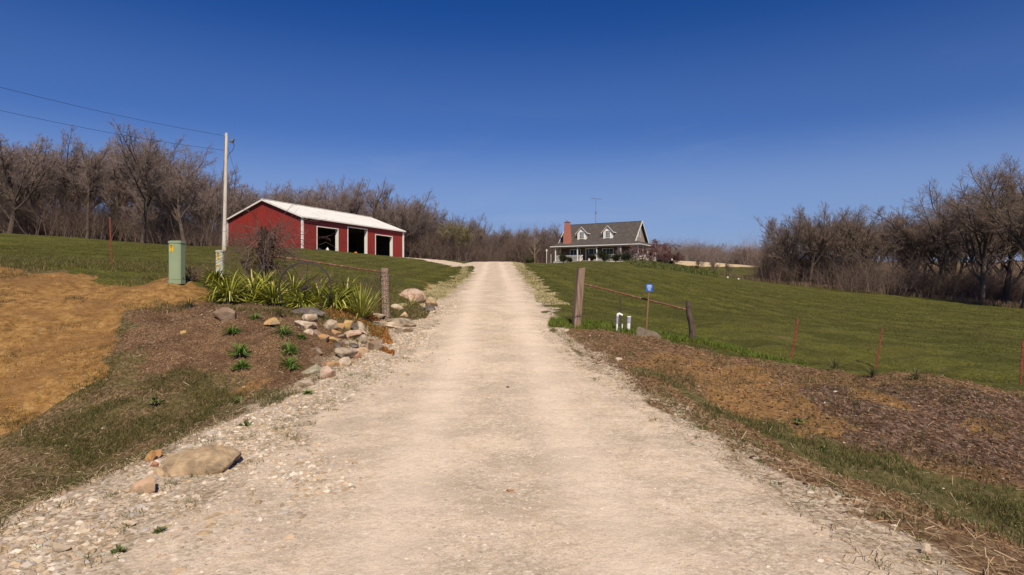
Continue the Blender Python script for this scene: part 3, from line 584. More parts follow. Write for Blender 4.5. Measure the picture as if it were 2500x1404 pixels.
def proto(seed, leaf=0, mats=None, lsize=.011, **kw):
    rnd = random.Random(seed); lo, hi, tips = normtree(*grow(rnd, **kw)); mats = mats or (MBK, MTW)
    v, f = seg_mesh(lo, 6); t = mesh_np('trunk', v, f, mats[0], smooth=True)
    v, f = seg_mesh(hi, 3); c = mesh_np('crown', v, f, mats[1])
    l = None
    if leaf:
        T = np.array(tips); T = T[RNG.random(len(T)) < leaf]; T = np.repeat(T, 4, 0)+RNG.normal(0, .011, (len(T)*4, 3)); n = len(T)
        V = np.concatenate([T+RNG.normal(0, lsize*.6, (n, 3)) for _ in range(3)]); i = np.arange(n)
        l = mesh_np('leaves', V, np.stack([i, i+n, i+2*n], 1), MLF)
    return t, c, l
PR = [proto(1), proto(2, start=.3, kids=(9, 7, 6, 6, 4), ang=(48, 40, 38, 40, 42)), proto(3, start=.5, L0=.55, ratio=(.85, .52, .55, .6, .6)),
      proto(4, start=.25, lean=(.12, .05), r0=.021, ang=(46, 42, 40, 40, 42), wob=(.1, .12, .13, .16, .22)), proto(5, start=.5, kids=(7, 8, 6, 5, 4), L0=.32), proto(6, L0=.6, start=.4, ang=(30, 34, 36, 40, 42), ratio=(.75, .55, .55, .6, .6))]
PL = [proto(11, leaf=.30, lsize=.009), proto(12, leaf=.26, start=.3, lsize=.009)]
PD = [proto(21, mats=(MBKd, MTWd), start=.40, L0=.40, r0=.022, kids=(8, 8, 6, 6, 4), ang=(50, 44, 40, 40, 40), wob=(.06, .13, .14, .16, .2), ratio=(1.5, .55, .55, .6, .6), trop=(.05, .06, .05, .03, .02)),
      proto(22, mats=(MBKd, MTWd), start=.35, lean=(-.1, 0), r0=.018), proto(23, mats=(MBKd, MTWd), start=.45), proto(24, mats=(MBKd, MTWd), start=.3, lean=(.18, .1), ang=(46, 42, 40, 40, 42))]
PFAR = [proto(51, rmin=.0018, kids=(9, 7, 5, 4, 3), start=.15), proto(52, rmin=.0018, kids=(9, 7, 5, 4, 3), start=.25)]
PW = [proto(31, mats=(MTAN, MTW), start=.25, L0=.8, ratio=(.45, .5, .55, .6, .6), kids=(12, 5, 4, 4, 3), ang=(42, 35, 35, 38, 40), r0=.014, wob=(.02, .08, .1, .14, .2))]
NOTREE = []
def plant(pr, px, d, top, label, group=None, name='bare_tree', cat='tree', wide=1.0, base_y=None):
    x = (px-CX)/FPX*d; z = gz(x, d)-.1; h = max(2.5, EYE-(top-HY)/FPX*d-z)
    r = thing(name, label, cat, (x, d, z), random.uniform(0, 6.28), group); r.scale = (h*wide, h*wide, h)
    link('trunk', pr[0], r); link('crown', pr[1], r)
    if pr[2]: link('leaves', pr[2], r)
    return r
ORD = ['first', 'second', 'third', 'fourth', 'fifth', 'sixth', 'seventh', 'eighth', 'ninth', 'tenth', 'eleventh', 'twelfth', 'thirteenth', 'fourteenth', 'fifteenth', 'sixteenth', 'seventeenth']
def row(items, where, group, prs, wide=1.0, special={}):
    for i, (px, d, top) in enumerate(items):
        plant(prs[(i*7+i//3) % len(prs)], px, d, top, special.get(i, f'bare brown tree, {ORD[i]} from the left {where}'), group, wide=wide*random.uniform(.9, 1.12))
def fill(n, px0, px1, d0, d1, top, wood, group, prs, wide=1.0, front=None):
    pxs = [px0+(px1-px0)*(i+random.random())/n for i in range(n)]
    near = [min(range(len(front)), key=lambda j: abs(front[j]-p)) for p in pxs] if front else None
    for i, px in enumerate(pxs):
        t = top(px) if callable(top) else top
        if front:
            same = [k for k in range(n) if near[k] == near[i]]; q_ = same.index(i); m = len(same)
            who = '' if m == 1 else ['left one of two ', 'right one of two '][q_] if m == 2 else (['leftmost', 'middle', 'rightmost'][q_]+' of three ') if m == 3 else f'{ORD[q_]} from left '
            label = f'back tree in {wood}, {who}behind its {ORD[near[i]]} tree'
        else: label = f'small far bare tree, {ORD[i]} from left {wood}'
        plant(prs[random.randrange(len(prs))], px, random.uniform(d0, d1), t+random.uniform(-8, 22), label, group, wide=wide)
GL = 'bare trees in the wood left of the utility pole'
FR1 = [-45,22,95,150,212,285,347,402,452,500,538]
row([(-45,82,352),(22,78,328),(95,84,340),(150,88,326),(212,80,332),(285,88,335),(347,78,308),(402,83,345),(452,80,383),(500,86,432),(538,94,448)], 'in the front row of the left wood', GL, PR, 1.12,
    {6: 'tallest broad bare tree in the wood between red fence post and utility pole', 0: 'bare tree cut off by the left edge of the photo'})
fill(29, -220, 575, 90, 122, lambda p: 356+max(0, p-380)*.45, 'the left wood', GL+', back rows', PR, 1.1, FR1)
GB = 'bare trees behind the red barn'
row([(592,116,478),(640,118,458),(695,122,448),(745,120,440),(795,124,446),(850,118,430),(893,122,440),(932,120,465)], 'behind the red barn roof', GB, PR, 1.1)
row([(972,113,486),(1012,118,476),(1048,124,505)], 'just right of the red barn', 'bare trees right of the barn', PR, 1.1)
fill(20, 570, 1060, 126, 150, lambda p: 462+max(0, p-900)*.3, 'the wood behind the barn', GB+', back rows', PR, 1.1, [592,640,695,745,795,850,893,932,972,1012,1048])
GC = 'trees behind the crest of the driveway'
plant(PL[0], 1088, 118, 540, 'yellow green budding tree, left one of the pair right of the barn', 'budding trees', name='budding_tree', wide=1.35)
plant(PL[1], 1138, 121, 552, 'yellow green budding tree, right one of the pair, lower crown, near the driveway crest', 'budding trees', name='budding_tree', wide=1.1)
row([(1108,140,524),(1150,138,528),(1185,142,545),(1213,148,550),(1243,150,556),(1272,150,560),(1333,128,552),(1358,130,548)], 'behind the driveway crest', GC, PR, 1.05)
fill(26, 1040, 1385, 145, 190, lambda p: 548+max(0, min(1, (p-1050)/200))*16, 'the wood behind the crest', GC+', back rows', PR, 1.15, [1108,1150,1185,1213,1243,1272,1333,1358])
plant(PW[0], 1306, 97, 543, 'slender upright young tree with pale tan trunk left of the house', name='young_tree', wide=.85)
GF = 'far trees on the skyline right of the house'
fill(17, 1600, 1810, 240, 310, 602, 'between house and right wood', GF, PFAR, 1.8)
row([(1822,235,598),(1850,235,604)], 'of two pale trunked far ones', 'pale trunked far trees', PFAR, 1.9)
fill(5, 1868, 1915, 150, 190, 606, 'at the left end of the right wood', GF+' end', PFAR, 1.5)
GR = 'bare trees in the wood at the right'
row([(1893,100,574),(1938,90,520),(1975,86,508),(2016,88,506),(2052,86,500),(2086,90,520),(2120,87,512),(2162,84,520),(2205,88,526),(2246,82,502),(2292,82,478),(2335,84,440),(2394,70,392),(2452,76,398),(2500,64,392),(2560,70,400),(2630,66,395)],
    'in the front row of the right wood', GR, PD, 1.12, {12: 'huge dark bare tree with a thick forked trunk, largest of the right wood', 0: 'thin leaning bare tree, leftmost of the right wood'})
fill(25, 1900, 2700, 88, 118, lambda p: 536-max(0, p-2250)*.2, 'the right wood', GR+', back rows', PR[:3]+PD[1:3], 1.15, [1893,1938,1975,2016,2052,2086,2120,2162,2205,2246,2292,2335,2394,2452,2500,2560,2630])

def brush(seed, n=34, h=1.0, spread=1.5):
    rnd = random.Random(seed); S = []
    for _ in range(n):
        a = rnd.uniform(0, 6.28); rr = rnd.uniform(0, spread*.5); p = (rr*math.cos(a), rr*math.sin(a), -.02); d = (rnd.gauss(0, .16), rnd.gauss(0, .16), 1); L = h*rnd.uniform(.35, 1.05)
        def go(p, d, L, r, lv):
            for i in range(3):
                d = tuple(c+rnd.gauss(0, .13) for c in d); m = math.sqrt(sum(c*c for c in d)); d = tuple(c/m for c in d)
                q = tuple(p[j]+d[j]*L/3 for j in range(3)); S.append((*p, *q, r, r*.75)); p = q; r *= .75
                if lv < 2:
                    for _ in range(2): go(p, tuple(c+rnd.gauss(0, .42) for c in d), L*.5, r*.7, lv+1)
        go(p, d, L, .007*h, 0)
    return np.array(S)
BR = [brush(s) for s in (1, 2, 3)]
MUND = M('undergrowth_twig', (.165, .115, .092), (.10, .07, .056), 20, .95)
def thicket(name, spots, mat, label, hmin, hmax):
    allS = []
    for (x, y) in spots:
        S = BR[random.randrange(3)].copy(); s = random.uniform(hmin, hmax); a = random.uniform(0, 6.28); ca, sa = math.cos(a), math.sin(a); z = gz(x, y)
        for o in (0, 3):
            X = S[:, o]*ca-S[:, o+1]*sa; Y = S[:, o]*sa+S[:, o+1]*ca; S[:, o] = X*s*1.3+x; S[:, o+1] = Y*s*1.3+y; S[:, o+2] = S[:, o+2]*s+z
        S[:, 6:] *= s; allS.append(S)
    v, f = seg_mesh(np.concatenate(allS), 3); me = mesh_np(name, v, f, mat); tag(link(name, me), label, 'undergrowth', kind='stuff')
def spots(n, px0, px1, d0, d1): return [((random.uniform(px0, px1)-CX)/FPX*d, d) for d in [random.uniform(d0, d1) for _ in range(n)]]
thicket('undergrowth', spots(140, -200, 585, 80, 104), MUND, 'brown undergrowth at the foot of the left wood', 2.2, 6.0)
thicket('undergrowth', spots(50, 985, 1100, 114, 130)+spots(75, 1080, 1385, 126, 160), MUND, 'brown undergrowth below the trees behind the driveway crest', 2.2, 6)
thicket('undergrowth', spots(80, 1885, 2060, 88, 102)+spots(110, 2050, 2750, 76, 104), MUND, 'dark undergrowth at the foot of the right wood', 1.6, 4.6)
thicket('distant_thicket', spots(95, 1590, 1830, 232, 262)+spots(10, 1865, 1920, 150, 175), MTW, 'brown thicket below the far trees right of the house', 3.5, 7.0)

# ------------------------------------------------------------------ red barn
MRW = M('red_steel', (.285, .036, .029), (.25, .032, .026), 3, .5, c3=(.215, .034, .028), c3w=.42, c3s=.8, spec=.35)
MWH = M('white_trim', (.80, .78, .74), (.72, .70, .66), 6, .5)
MRF = M('white_steel_roof', (.84, .82, .76), (.80, .78, .72), 2, .5, c3=(.74, .71, .64), c3w=.4, c3s=.7)
MCON = M('concrete', (.5, .46, .4), (.4, .36, .31), 8, .9)
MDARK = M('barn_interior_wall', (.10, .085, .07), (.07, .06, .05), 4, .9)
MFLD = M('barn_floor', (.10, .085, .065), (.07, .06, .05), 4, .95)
BX, BY = -27.3, 80.0; bz = EYE+4.5; BL, BW, BE, BRI = 23.6, 13.1, 4.4, 2.45
barn = thing('barn', 'red steel barn with white roof and three open door bays', 'barn', (BX, BY, bz), math.atan2(.92, .39))
DO = [(2.8, 7.1, 3.3), (9.3, 13.8, 3.8), (16.0, 20.5, 3.2)]
w = B(); T = .12
# long front wall (y=0 plane, openings cut), seen from -y
xs0 = 0
for (a, b2, h) in DO:
    w.box(xs0, a, 0, T, -1.2, BE); w.box(a, b2, 0, T, h, BE); xs0 = b2
w.box(xs0, BL, 0, T, -1.2, BE)
w.box(0, BL, BW-T, BW, -1.2, BE)
for x0, x1 in ((0, T), (BL-T, BL)):
    w.prism([(T, -1.2), (BW-T, -1.2), (BW-T, BE), (BW/2, BE+BRI-.05), (T, BE)], x0, x1, 'x')
x = .15
while x < BL:        # ribs of the sheets
    hh = [h for a, b2, h in DO if a-.05 < x < b2+.05]
    w.box(x-.025, x+.025, -.03, -.002, hh[0] if hh else -1.2, BE-.02); x += .3
y = .3
while y < BW-.1:
    w.box(-.03, -.002, y-.025, y+.025, -1.2, BE+BRI*(1-abs(y-BW/2)/(BW/2))-.06); y += .3
w.build('wall', MRW, barn)
r = B(); OH = .35
for s in (0, 1):
    ya, za = (-OH, BE-OH*BRI/(BW/2)+.10) if s == 0 else (BW+OH, BE-OH*BRI/(BW/2)+.10); yb, zb = BW/2, BE+BRI+.10
    qd = [(-OH, ya, za), (BL+OH, ya, za), (BL+OH, yb, zb), (-OH, yb, zb)]
    if s: qd = qd[::-1]
    r.slab(qd, .06)
    x = -OH+.2
    while x < BL+OH:
        r.bar((x, ya, za+.003), (x, yb, zb+.003), .05, .012); x += .45
r.bar((-OH, BW/2, BE+BRI+.13), (BL+OH, BW/2, BE+BRI+.13), .35, .05)
r.build('roof', MRF, barn)
t = B(); 
for ya, s in ((-OH, 1), (BW+OH, -1)):
    za = BE-OH*BRI/(BW/2)+.0
    for x in (-OH-.03, BL+OH+.03): t.bar((x, ya, za), (x, BW/2, BE+BRI+.0), .05, .2)
    t.bar((-OH, ya-s*.03, za+.0), (BL+OH, ya-s*.03, za+.0), .05, .16)
t.build('eave_trim', MWH, barn)
for (cx, cy) in ((-.04, -.04), (BL+.04, -.04), (-.04, BW+.04), (BL+.04, BW+.04)):
    B().box(cx-.12, cx+.12, cy-.12, cy+.12, -1.2, BE-.08).build('corner_trim', MWH, barn)
for (a, b2, h) in DO:
    f = B(); f.box(a-.08, a+.02, -.07, .25, 0, h+.09); f.box(b2-.02, b2+.09, -.07, .42, 0, h+.09); f.box(a+.02, b2-.02, -.07, .25, h-.02, h+.09); f.build('door_frame', MWH, barn)
f = B(); f.box(.2, BL-.2, -.045, -.033, -.22, .0); f.build('foundation_strip', MCON, barn)
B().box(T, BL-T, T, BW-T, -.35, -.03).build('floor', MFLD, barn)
f = B()
f.box(T+.01, BL-T-.01, BW-T-.06, BW-T-.01, 0, BE-.1); f.box(T+.01, T+.06, T+.3, BW-T-.08, 0, BE-.1); f.box(BL-T-.06, BL-T-.01, T+.3, BW-T-.08, 0, BE-.1)
for k in range(9): f.bar((1+k*2.7, .2, BE-.15), (1+k*2.7, BW-.3, BE-.15), .06, .25)
for k in range(7): f.bar((.3+k*0, .6+k*2, BE-.3), (BL-.3, .6+k*2, BE-.3), .05, .1)
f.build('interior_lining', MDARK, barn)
def blocal(x, y, z=0):
    c, s = math.cos(math.atan2(.92, .39)), math.sin(math.atan2(.92, .39)); return (BX+x*c-y*s, BY+x*s+y*c, bz+z)
MWP = M('white_plastic', (.8, .8, .78), None, 5, .4); MOR = M('orange_plastic', (.65, .22, .03), None, 5, .5); MBLU = M('dull_blue', (.05, .09, .15), None, 5, .6)
def jug(p, s, label, mat):
    B().tube([(0, 0, 0), (0, 0, s*.62), (0, 0, s*.85), (0, 0, s)], [s*.3, s*.3, s*.1, s*.1], 12).build('jug', mat, None, p)
    tag(bpy.context.scene.objects[-1] if False else [o for o in COL.objects if o.type == 'MESH'][-1], label, 'jug')
jug(blocal(6.0, .9, -.03), .75, 'tall white jug standing inside the left barn door', MWP)
jug(blocal(6.5, 1.1, -.03), .45, 'small white jug right of the taller one inside the left barn door', MWP)
o = B().box(-.9, .9, -.35, .35, 0, .35).box(-.5, .5, -.25, .25, .35, .6).build('crate', MBLU, None, blocal(4.6, 1.6, -.03), bevel=.04); tag(o, 'dull blue bin in the shade inside the left barn door', 'crate')
o = B().tube([(0, 0, 0), (0, 0, .3), (.1, 0, .42)], [.28, .24, .05], 10).build('orange_bucket', MOR, None, blocal(12.2, .8, -.03)); tag(o, 'small orange bucket on the ground inside the middle barn door', 'bucket')
o = B().tube([(0, 0, 0), (0, 0, .22)], [.16, .14], 10).build('bucket', MWP, None, blocal(12.75, .9, -.03)); tag(o, 'small white bucket beside the orange one in the middle barn door', 'bucket')
MTRC = M('dark_machine', (.03, .03, .03), (.05, .045, .04), 4, .5)
tr = thing('tractor', 'dark tractor parked in the gloom inside the right barn door', 'tractor', blocal(18.2, 4.5, -.03), math.atan2(.92, .39))
B().box(-.5, .5, -2.1, 0, .7, 1.5).box(-.7, .7, 0, 1.3, .7, 1.3).build('body', MTRC, tr, bevel=.08)
for sx in (-1, 1):
    B().tube([(sx*.75, .8, .75), (sx*1.05, .8, .75)], .75, 18).build('wheel', MTRC, tr); B().tube([(sx*.6, -1.6, .42), (sx*.8, -1.6, .42)], .42, 16).build('wheel', MTRC, tr)
B().tube([(.3, -.9, 1.5), (.3, -.9, 2.3)], .05, 8).build('exhaust', MWP, tr)
f = B()
for sx in (-.6, .6):
    for yy in (0, 1.2): f.bar((sx, yy, 1.3), (sx, yy, 2.5), .07)
f.box(-.75, .75, -.15, 1.35, 2.5, 2.58); f.build('canopy', MTRC, tr)

# ------------------------------------------------------------------ farmhouse
MSH = M('shingle', (.085, .073, .064), (.060, .052, .045), 14, .95, c3=(.105, .09, .078), c3w=.4, c3s=2.5, bump=.01, bscale=40)
MWS = M('white_siding', (.80, .78, .75), (.74, .72, .69), 3, .6)
MBRK = M('chimney_brick', (.42, .13, .09), (.33, .11, .08), 9, .9, c3=(.50, .22, .16), c3w=.45, c3s=14)
MSTN = M('stone_veneer', (.36, .29, .225), (.20, .155, .12), 5, .9, c3=(.50, .43, .35), c3w=.42, c3s=6, bump=.03, bscale=7)
MSOF = M('soffit', (.5, .48, .45), None, 4, .8)
MGL = M('window_glass', (.015, .04, .055), (.02, .055, .075), 1.5, .25, spec=.25)
MDOOR = M('dark_door', (.05, .03, .025), None, 4, .5)
MDK = M('porch_deck', (.45, .40, .34), None, 6, .8); MSTEP = M('step_wood', (.48, .26, .13), None, 8, .8)
HX, HYY = 20.3, 103.0; hz = EYE+3.75; HA = math.radians(-30)
house = thing('farmhouse', 'white and stone farmhouse with grey roof, dormers and wraparound porch', 'house', (HX, HYY, hz), HA)
HL, HD, EV = 13.3, 7.0, 3.75; RG = EV+3.5
B().box(-HL, 0, 0, .2, -.3, EV).build('front_wall', M('porch_shaded_wall', (.13, .09, .07), (.08, .06, .05), 9, .9), house)  # porch shade is put into this wall's own dark colour
w = B(); w.box(-HL, 0, HD-.2, HD, -.3, EV)
for x0, x1 in ((-HL, -HL+.2), (-.2, 0)): w.prism([(.2, -.3), (HD-.2, -.3), (HD-.2, EV), (HD/2, RG-.25), (.2, EV)], x0, x1, 'x')
w.build('wall', MSTN, house)
r = B(); O = .45
for s in (0, 1):
    ya, yb = (-.35, HD/2) if s == 0 else (HD+.5, HD/2); za = RG-(HD/2-ya if s == 0 else ya-HD/2)
    qd = [(-HL-O, ya, za), (O, ya, za), (O, yb, RG), (-HL-O, yb, RG)]
    r.slab(qd if s == 0 else qd[::-1], .14)
r.build('roof', MSH, house)
t = B()
for x in (-HL-O-.03, O+.03):
    t.bar((x, -.37, RG-(HD/2+.35)-.12), (x, HD/2, RG-.10), .06, .26); t.bar((x, HD+.52, RG-(HD/2+.52)-.12), (x, HD/2, RG-.10), .06, .26)
t.build('gable_trim', MWS, house)
# porch roof: hipped, on three sides
PE, PT, PF, PR_, PLF = 2.95, 3.85, -2.45, 1.95, .95
r = B(); a0 = (-HL-PLF, PF, PE); a1 = (PR_, PF, PE); b0 = (-HL+.05, .25, PT+.1); b1 = (-.4, .25, PT+.1)
r.slab([a0, a1, b1, b0], .08); r.slab([a1, (PR_, HD+.6, PE), (-.05, HD+.6, PT-.05), (-.05, .25, PT-.05), b1][0:1]+[(PR_, HD+.6, PE), (0, HD+.6, PT-.1), (-.4, .25, PT+.1)], .08)
r.slab([(-HL-PLF, HD, PE), a0, b0, (-HL, HD, PT)], .08)
pr = r.build('porch_roof', MSH, house)
g = B(); g.bar((-HL-PLF, PF-.05, PE-.07), (PR_+.08, PF-.05, PE-.07), .1, .14); g.bar((PR_+.05, PF+.02, PE-.07), (PR_+.05, HD+.6, PE-.07), .1, .14); g.bar((-HL-PLF-.05, PF, PE-.07), (-HL-PLF-.05, HD, PE-.07), .1, .14)
g.build('gutter', MWH, house)
B().box(-HL-PLF+.1, PR_-.1, PF+.1, -.02, PE-.22, PE-.16).box(.02, PR_-.1, .0, HD+.5, PE-.22, PE-.16).build('porch_ceiling', MSOF, house)
B().box(-HL-.5, PR_-.25, PF+.2, -.01, .22, .36).box(.01, PR_-.25, 0, HD+.5, .22, .36).build('porch_deck', MDK, house)
B().box(-HL-.45, -8.35, PF+.24, PF+.28, -.5, .22).box(-6.55, PR_-.3, PF+.24, PF+.28, -.5, .22).box(PR_-.34, PR_-.3, PF+.3, HD+.4, -.5, .22).build('porch_skirt', MWS, house)
posts = [-13.4, -9.2, -5.65, -1.4, 1.6]
for x in posts: B().box(x-.075, x+.075, PF+.27, PF+.42, .36, PE-.22).box(x-.11, x+.11, PF+.23, PF+.46, .36, .5).box(x-.11, x+.11, PF+.23, PF+.46, PE-.36, PE-.225).build('porch_post', MWH, house)
for y in (.4, 2.9, 5.4, 7.3): B().box(1.53, 1.67, y-.07, y+.07, .36, PE-.22).build('porch_post', MWH, house)
def rail(p, q):
    g = B(); p = Vector(p); q = Vector(q); L = (q-p).length; up = Vector((0, 0, 1))
    g.bar(p+up*.92, q+up*.92, .07, .07); g.bar(p+up*.12, q+up*.12, .05, .06); k = int(L/.14)
    for i in range(k+1): c = p+(q-p)*(i/k); g.box(c.x-.018, c.x+.018, c.y-.018, c.y+.018, c.z+.14, c.z+.89)
    return g.build('railing', MWH, house)
yr = PF+.34
for a, b2 in ((-13.3, -9.3), (-9.1, -8.3), (-6.6, -5.75), (-5.55, -1.5), (-1.3, 1.5)): rail((a, yr, .36), (b2, yr, .36))
for a, b2 in ((yr+.1, .3), (.5, 2.8), (3.0, 5.3), (5.5, 7.2)): rail((1.6, a, .36), (1.6, b2, .36))
for x in (-8.25, -6.65): B().box(x-.09, x+.09, PF-.75, PF-.57, -.15, 1.0).bar((x, PF-.6, .85), (x, yr, 1.28), .09, .12).bar((x, PF-.6, .35), (x, yr, .75), .05, .35).build('stair_rail', MWH, house)
for k in range(3): B().box(-8.1, -6.8, PF-.72+k*.3, PF-.44+k*.3+.03, -.12+k*.12, -.02+k*.12).build('step', MSTEP, house)
def window(parent, x0, x1, z0, z1, y, nx=2, nz=1, face='y', gmat=MGL):
    """window on a wall facing -y (or +x); frame with its panes as sub-part"""
    def bx(b, a0, a1, c0, c1, d0, d1):
        if face == 'y': b.box(a0, a1, y-d1, y-d0, c0, c1)
        else: b.box(y+d0, y+d1, a0, a1, c0, c1)
    f = B(); t_ = .09
    bx(f, x0-t_, x0, z0-t_, z1+t_, .0, .06); bx(f, x1, x1+t_, z0-t_, z1+t_, .0, .06); bx(f, x0, x1, z1, z1+t_, 0, .06); bx(f, x0, x1, z0-t_, z0, 0, .08)
    for k in range(1, nx): c = x0+(x1-x0)*k/nx; bx(f, c-.02, c+.02, z0, z1, 0, .045)
    for k in range(1, nz):
        c = z0+(z1-z0)*k/nz
        for j in range(nx): aa = x0+(x1-x0)*j/nx+.02; bb = x0+(x1-x0)*(j+1)/nx-.02; bx(f, aa, bb, c-.02, c+.02, 0, .045)
    fo = f.build('window', MWH, parent); p = B(); bx(p, x0+.001, x1-.001, z0+.001, z1-.001, .005, .022); p.build('pane', gmat, fo); return fo
window(house, -11.5, -9.6, 1.2, 2.4, 0, 3, 1); window(house, -5.4, -3.5, 1.2, 2.4, 0, 3, 1)
window(house, 3.1, 3.75, 4.5, 5.9, 0, 1, 1, 'x'); window(house, 4.2, 5.6, 1.3, 2.5, 0, 2, 1, 'x')
f = B().box(-7.95, -7.05, -.07, -.005, .37, 2.45).build('front_door', MDOOR, house)
B().box(-7.75, -7.25, -.085, -.072, 1.1, 2.3).build('door_glass', MGL, f)
for x in (-8.45, -6.95): B().box(x, x+.4, -.05, -.003, .37, 2.45).build('sidelight', MGL, house)
B().box(-8.6, -8.47, -.07, 0, .37, 2.6).box(-8.03, -7.96, -.09, 0, .37, 2.6).box(-7.04, -6.97, -.09, 0, .37, 2.6).box(-6.53, -6.4, -.07, 0, .37, 2.6).box(-8.47, -6.53, -.09, 0, 2.46, 2.6).build('door_frame', MWH, house)
for cx in (-9.5, -4.65):     # dormers
    y0, z0, ze, zp, hw = .45, EV+.40, EV+1.72, EV+2.62, .86
    d = B().prism([(cx-hw, z0-.3), (cx+hw, z0-.3), (cx+hw, ze), (cx, zp-.06), (cx-hw, ze)], y0, y0+.1)
    for s in (-1, 1):   # cheeks
        xx = cx+s*(hw-.05); d.prism([(y0+.1, z0-.15), (ze-EV+.05, ze), (y0+.1, ze)], xx-.05, xx+.05, 'x')
    do = d.build('dormer', MWS, house)
    rr = B(); ov = .24
    for s in (-1, 1):
        sl = (zp-ze)/hw; xe = cx+s*(hw+ov); zz = ze-ov*sl+.08; yb_ = zz-EV+.25; yp = zp-EV+.3
        qd = [(xe, y0-.13, zz), (cx, y0-.13, zp+.08), (cx, yp, zp+.08), (xe, yb_, zz)]
        rr.slab(qd[::-1] if s > 0 else qd, .08)
    rr.build('dormer_roof', MSH, do)
    tt = B()
    for s in (-1, 1): tt.bar((cx+s*(hw+ov), y0-.16, ze-ov*(zp-ze)/hw+.0), (cx, y0-.16, zp+.01), .06, .19, up=(0, 1, 0)); tt.bar((cx+s*(hw+ov+.02), y0-.3, ze-ov*(zp-ze)/hw+.0), (cx+s*(hw+ov+.02), ze-EV-.05, ze-ov*(zp-ze)/hw), .05, .16)
    tt.build('dormer_trim', MWH, do)
    wdw = window(do, cx-.36, cx+.36, z0+.25, z0+1.30, y0, 3, 4)
ch = B(); cx, cy = -11.75, -.75
wb_, wt = .70, .38
ch.add([(cx-wb_, cy-.45, 2.9), (cx+wb_, cy-.45, 2.9), (cx+wb_, cy+.45, 2.9), (cx-wb_, cy+.45, 2.9), (cx-wt, cy-.38, 7.2), (cx+wt, cy-.38, 7.2), (cx+wt, cy+.38, 7.2), (cx-wt, cy+.38, 7.2)],
       [(0, 1, 5, 4), (1, 2, 6, 5), (2, 3, 7, 6), (3, 0, 4, 7), (4, 5, 6, 7), (0, 3, 2, 1)])
cho = ch.build('chimney', MBRK, house)
B().box(cx-wt-.05, cx+wt+.05, cy-.43, cy+.43, 7.2, 7.28).build('chimney_crown', M('dark_crown', (.15, .06, .05)), cho)
B().tube([(cx, cy, 7.28), (cx, cy, 7.5), (cx, cy, 7.52), (cx, cy, 7.66)], [.1, .1, .19, .16], 12).build('chimney_cap', M('galvanised', (.5, .5, .5), None, 6, .4, metal=.8), cho)
def hlocal(x, y, z=0): c, s = math.cos(HA), math.sin(HA); return (HX+x*c-y*s, HYY+x*s+y*c, hz+z)
# tv antenna
MMET = M('grey_metal', (.22, .22, .23), None, 6, .5, metal=.6)
ax, ay, _ = hlocal(-10.2, 8.6); an = thing('tv_antenna', 'tall lattice television antenna mast behind the house', 'antenna', (ax, ay, gz(ax, ay)), 0)
HT = (HY-485)/FPX*ay+EYE-gz(ax, ay); t = B(); ht = HT-2.6
leg = [(.16*math.cos(a), .16*math.sin(a)) for a in (0, 2.09, 4.19)]
for (lx, ly) in leg: t.tube([(lx, ly, 0), (lx*.8, ly*.8, ht)], .022, 5)
k = 0; zz = .3
while zz < ht-.4:
    for i in range(3): p, q = leg[i], leg[(i+1) % 3]; t.tube([(p[0], p[1], zz), (q[0], q[1], zz+.35)], .009, 3)
    zz += .4
t.build('lattice_mast', MMET, an); B().tube([(0, 0, ht-.3), (0, 0, HT+.05)], .028, 6).box(-.09, .09, -.09, .09, ht-.05, ht+.25).build('upper_pole', MMET, an)
bm_ = B(); bm_.bar((-1.0, -.1, HT+.08), (1.05, .1, HT-.12), .05)
for i in range(9):
    u = -1+i*.25; L = .35+.6*(i/8); bm_.bar((u-.12, -L, HT-.02-.08*u), (u+.12, L, HT-.02-.08*u), .022)
bm_.bar((-.5, -.1, HT+.3), (-.35, .1, HT-.05), .02); bm_.build('aerial', MMET, an)
# lamp post left of the house
x, y, z = G(1334.5, 637); y = 96.; x = (1334.5-CX)/FPX*y; z = gz(x, y)
lp = thing('lamp_post', 'thin white lamp post standing left of the house porch', 'lamp post', (x, y, z)); B().tube([(0, 0, 0), (0, 0, 1.75)], .045, 8).build('pole', MWH, lp); B().tube([(0, 0, 1.75), (0, 0, 1.8), (0, 0, 2.1), (0, 0, 2.2)], [.06, .11, .12, .03], 8).build('lamp_head', MWP, lp)
x2, y2, z2 = hlocal(-13.9, -2.9); lp = tag(B().tube([(0, 0, 0), (0, 0, 1.6)], .04, 6).build('white_stake', MWH, None, (x2, y2, gz(x2, y2))), 'thin white stake beside the left porch corner', 'stake')

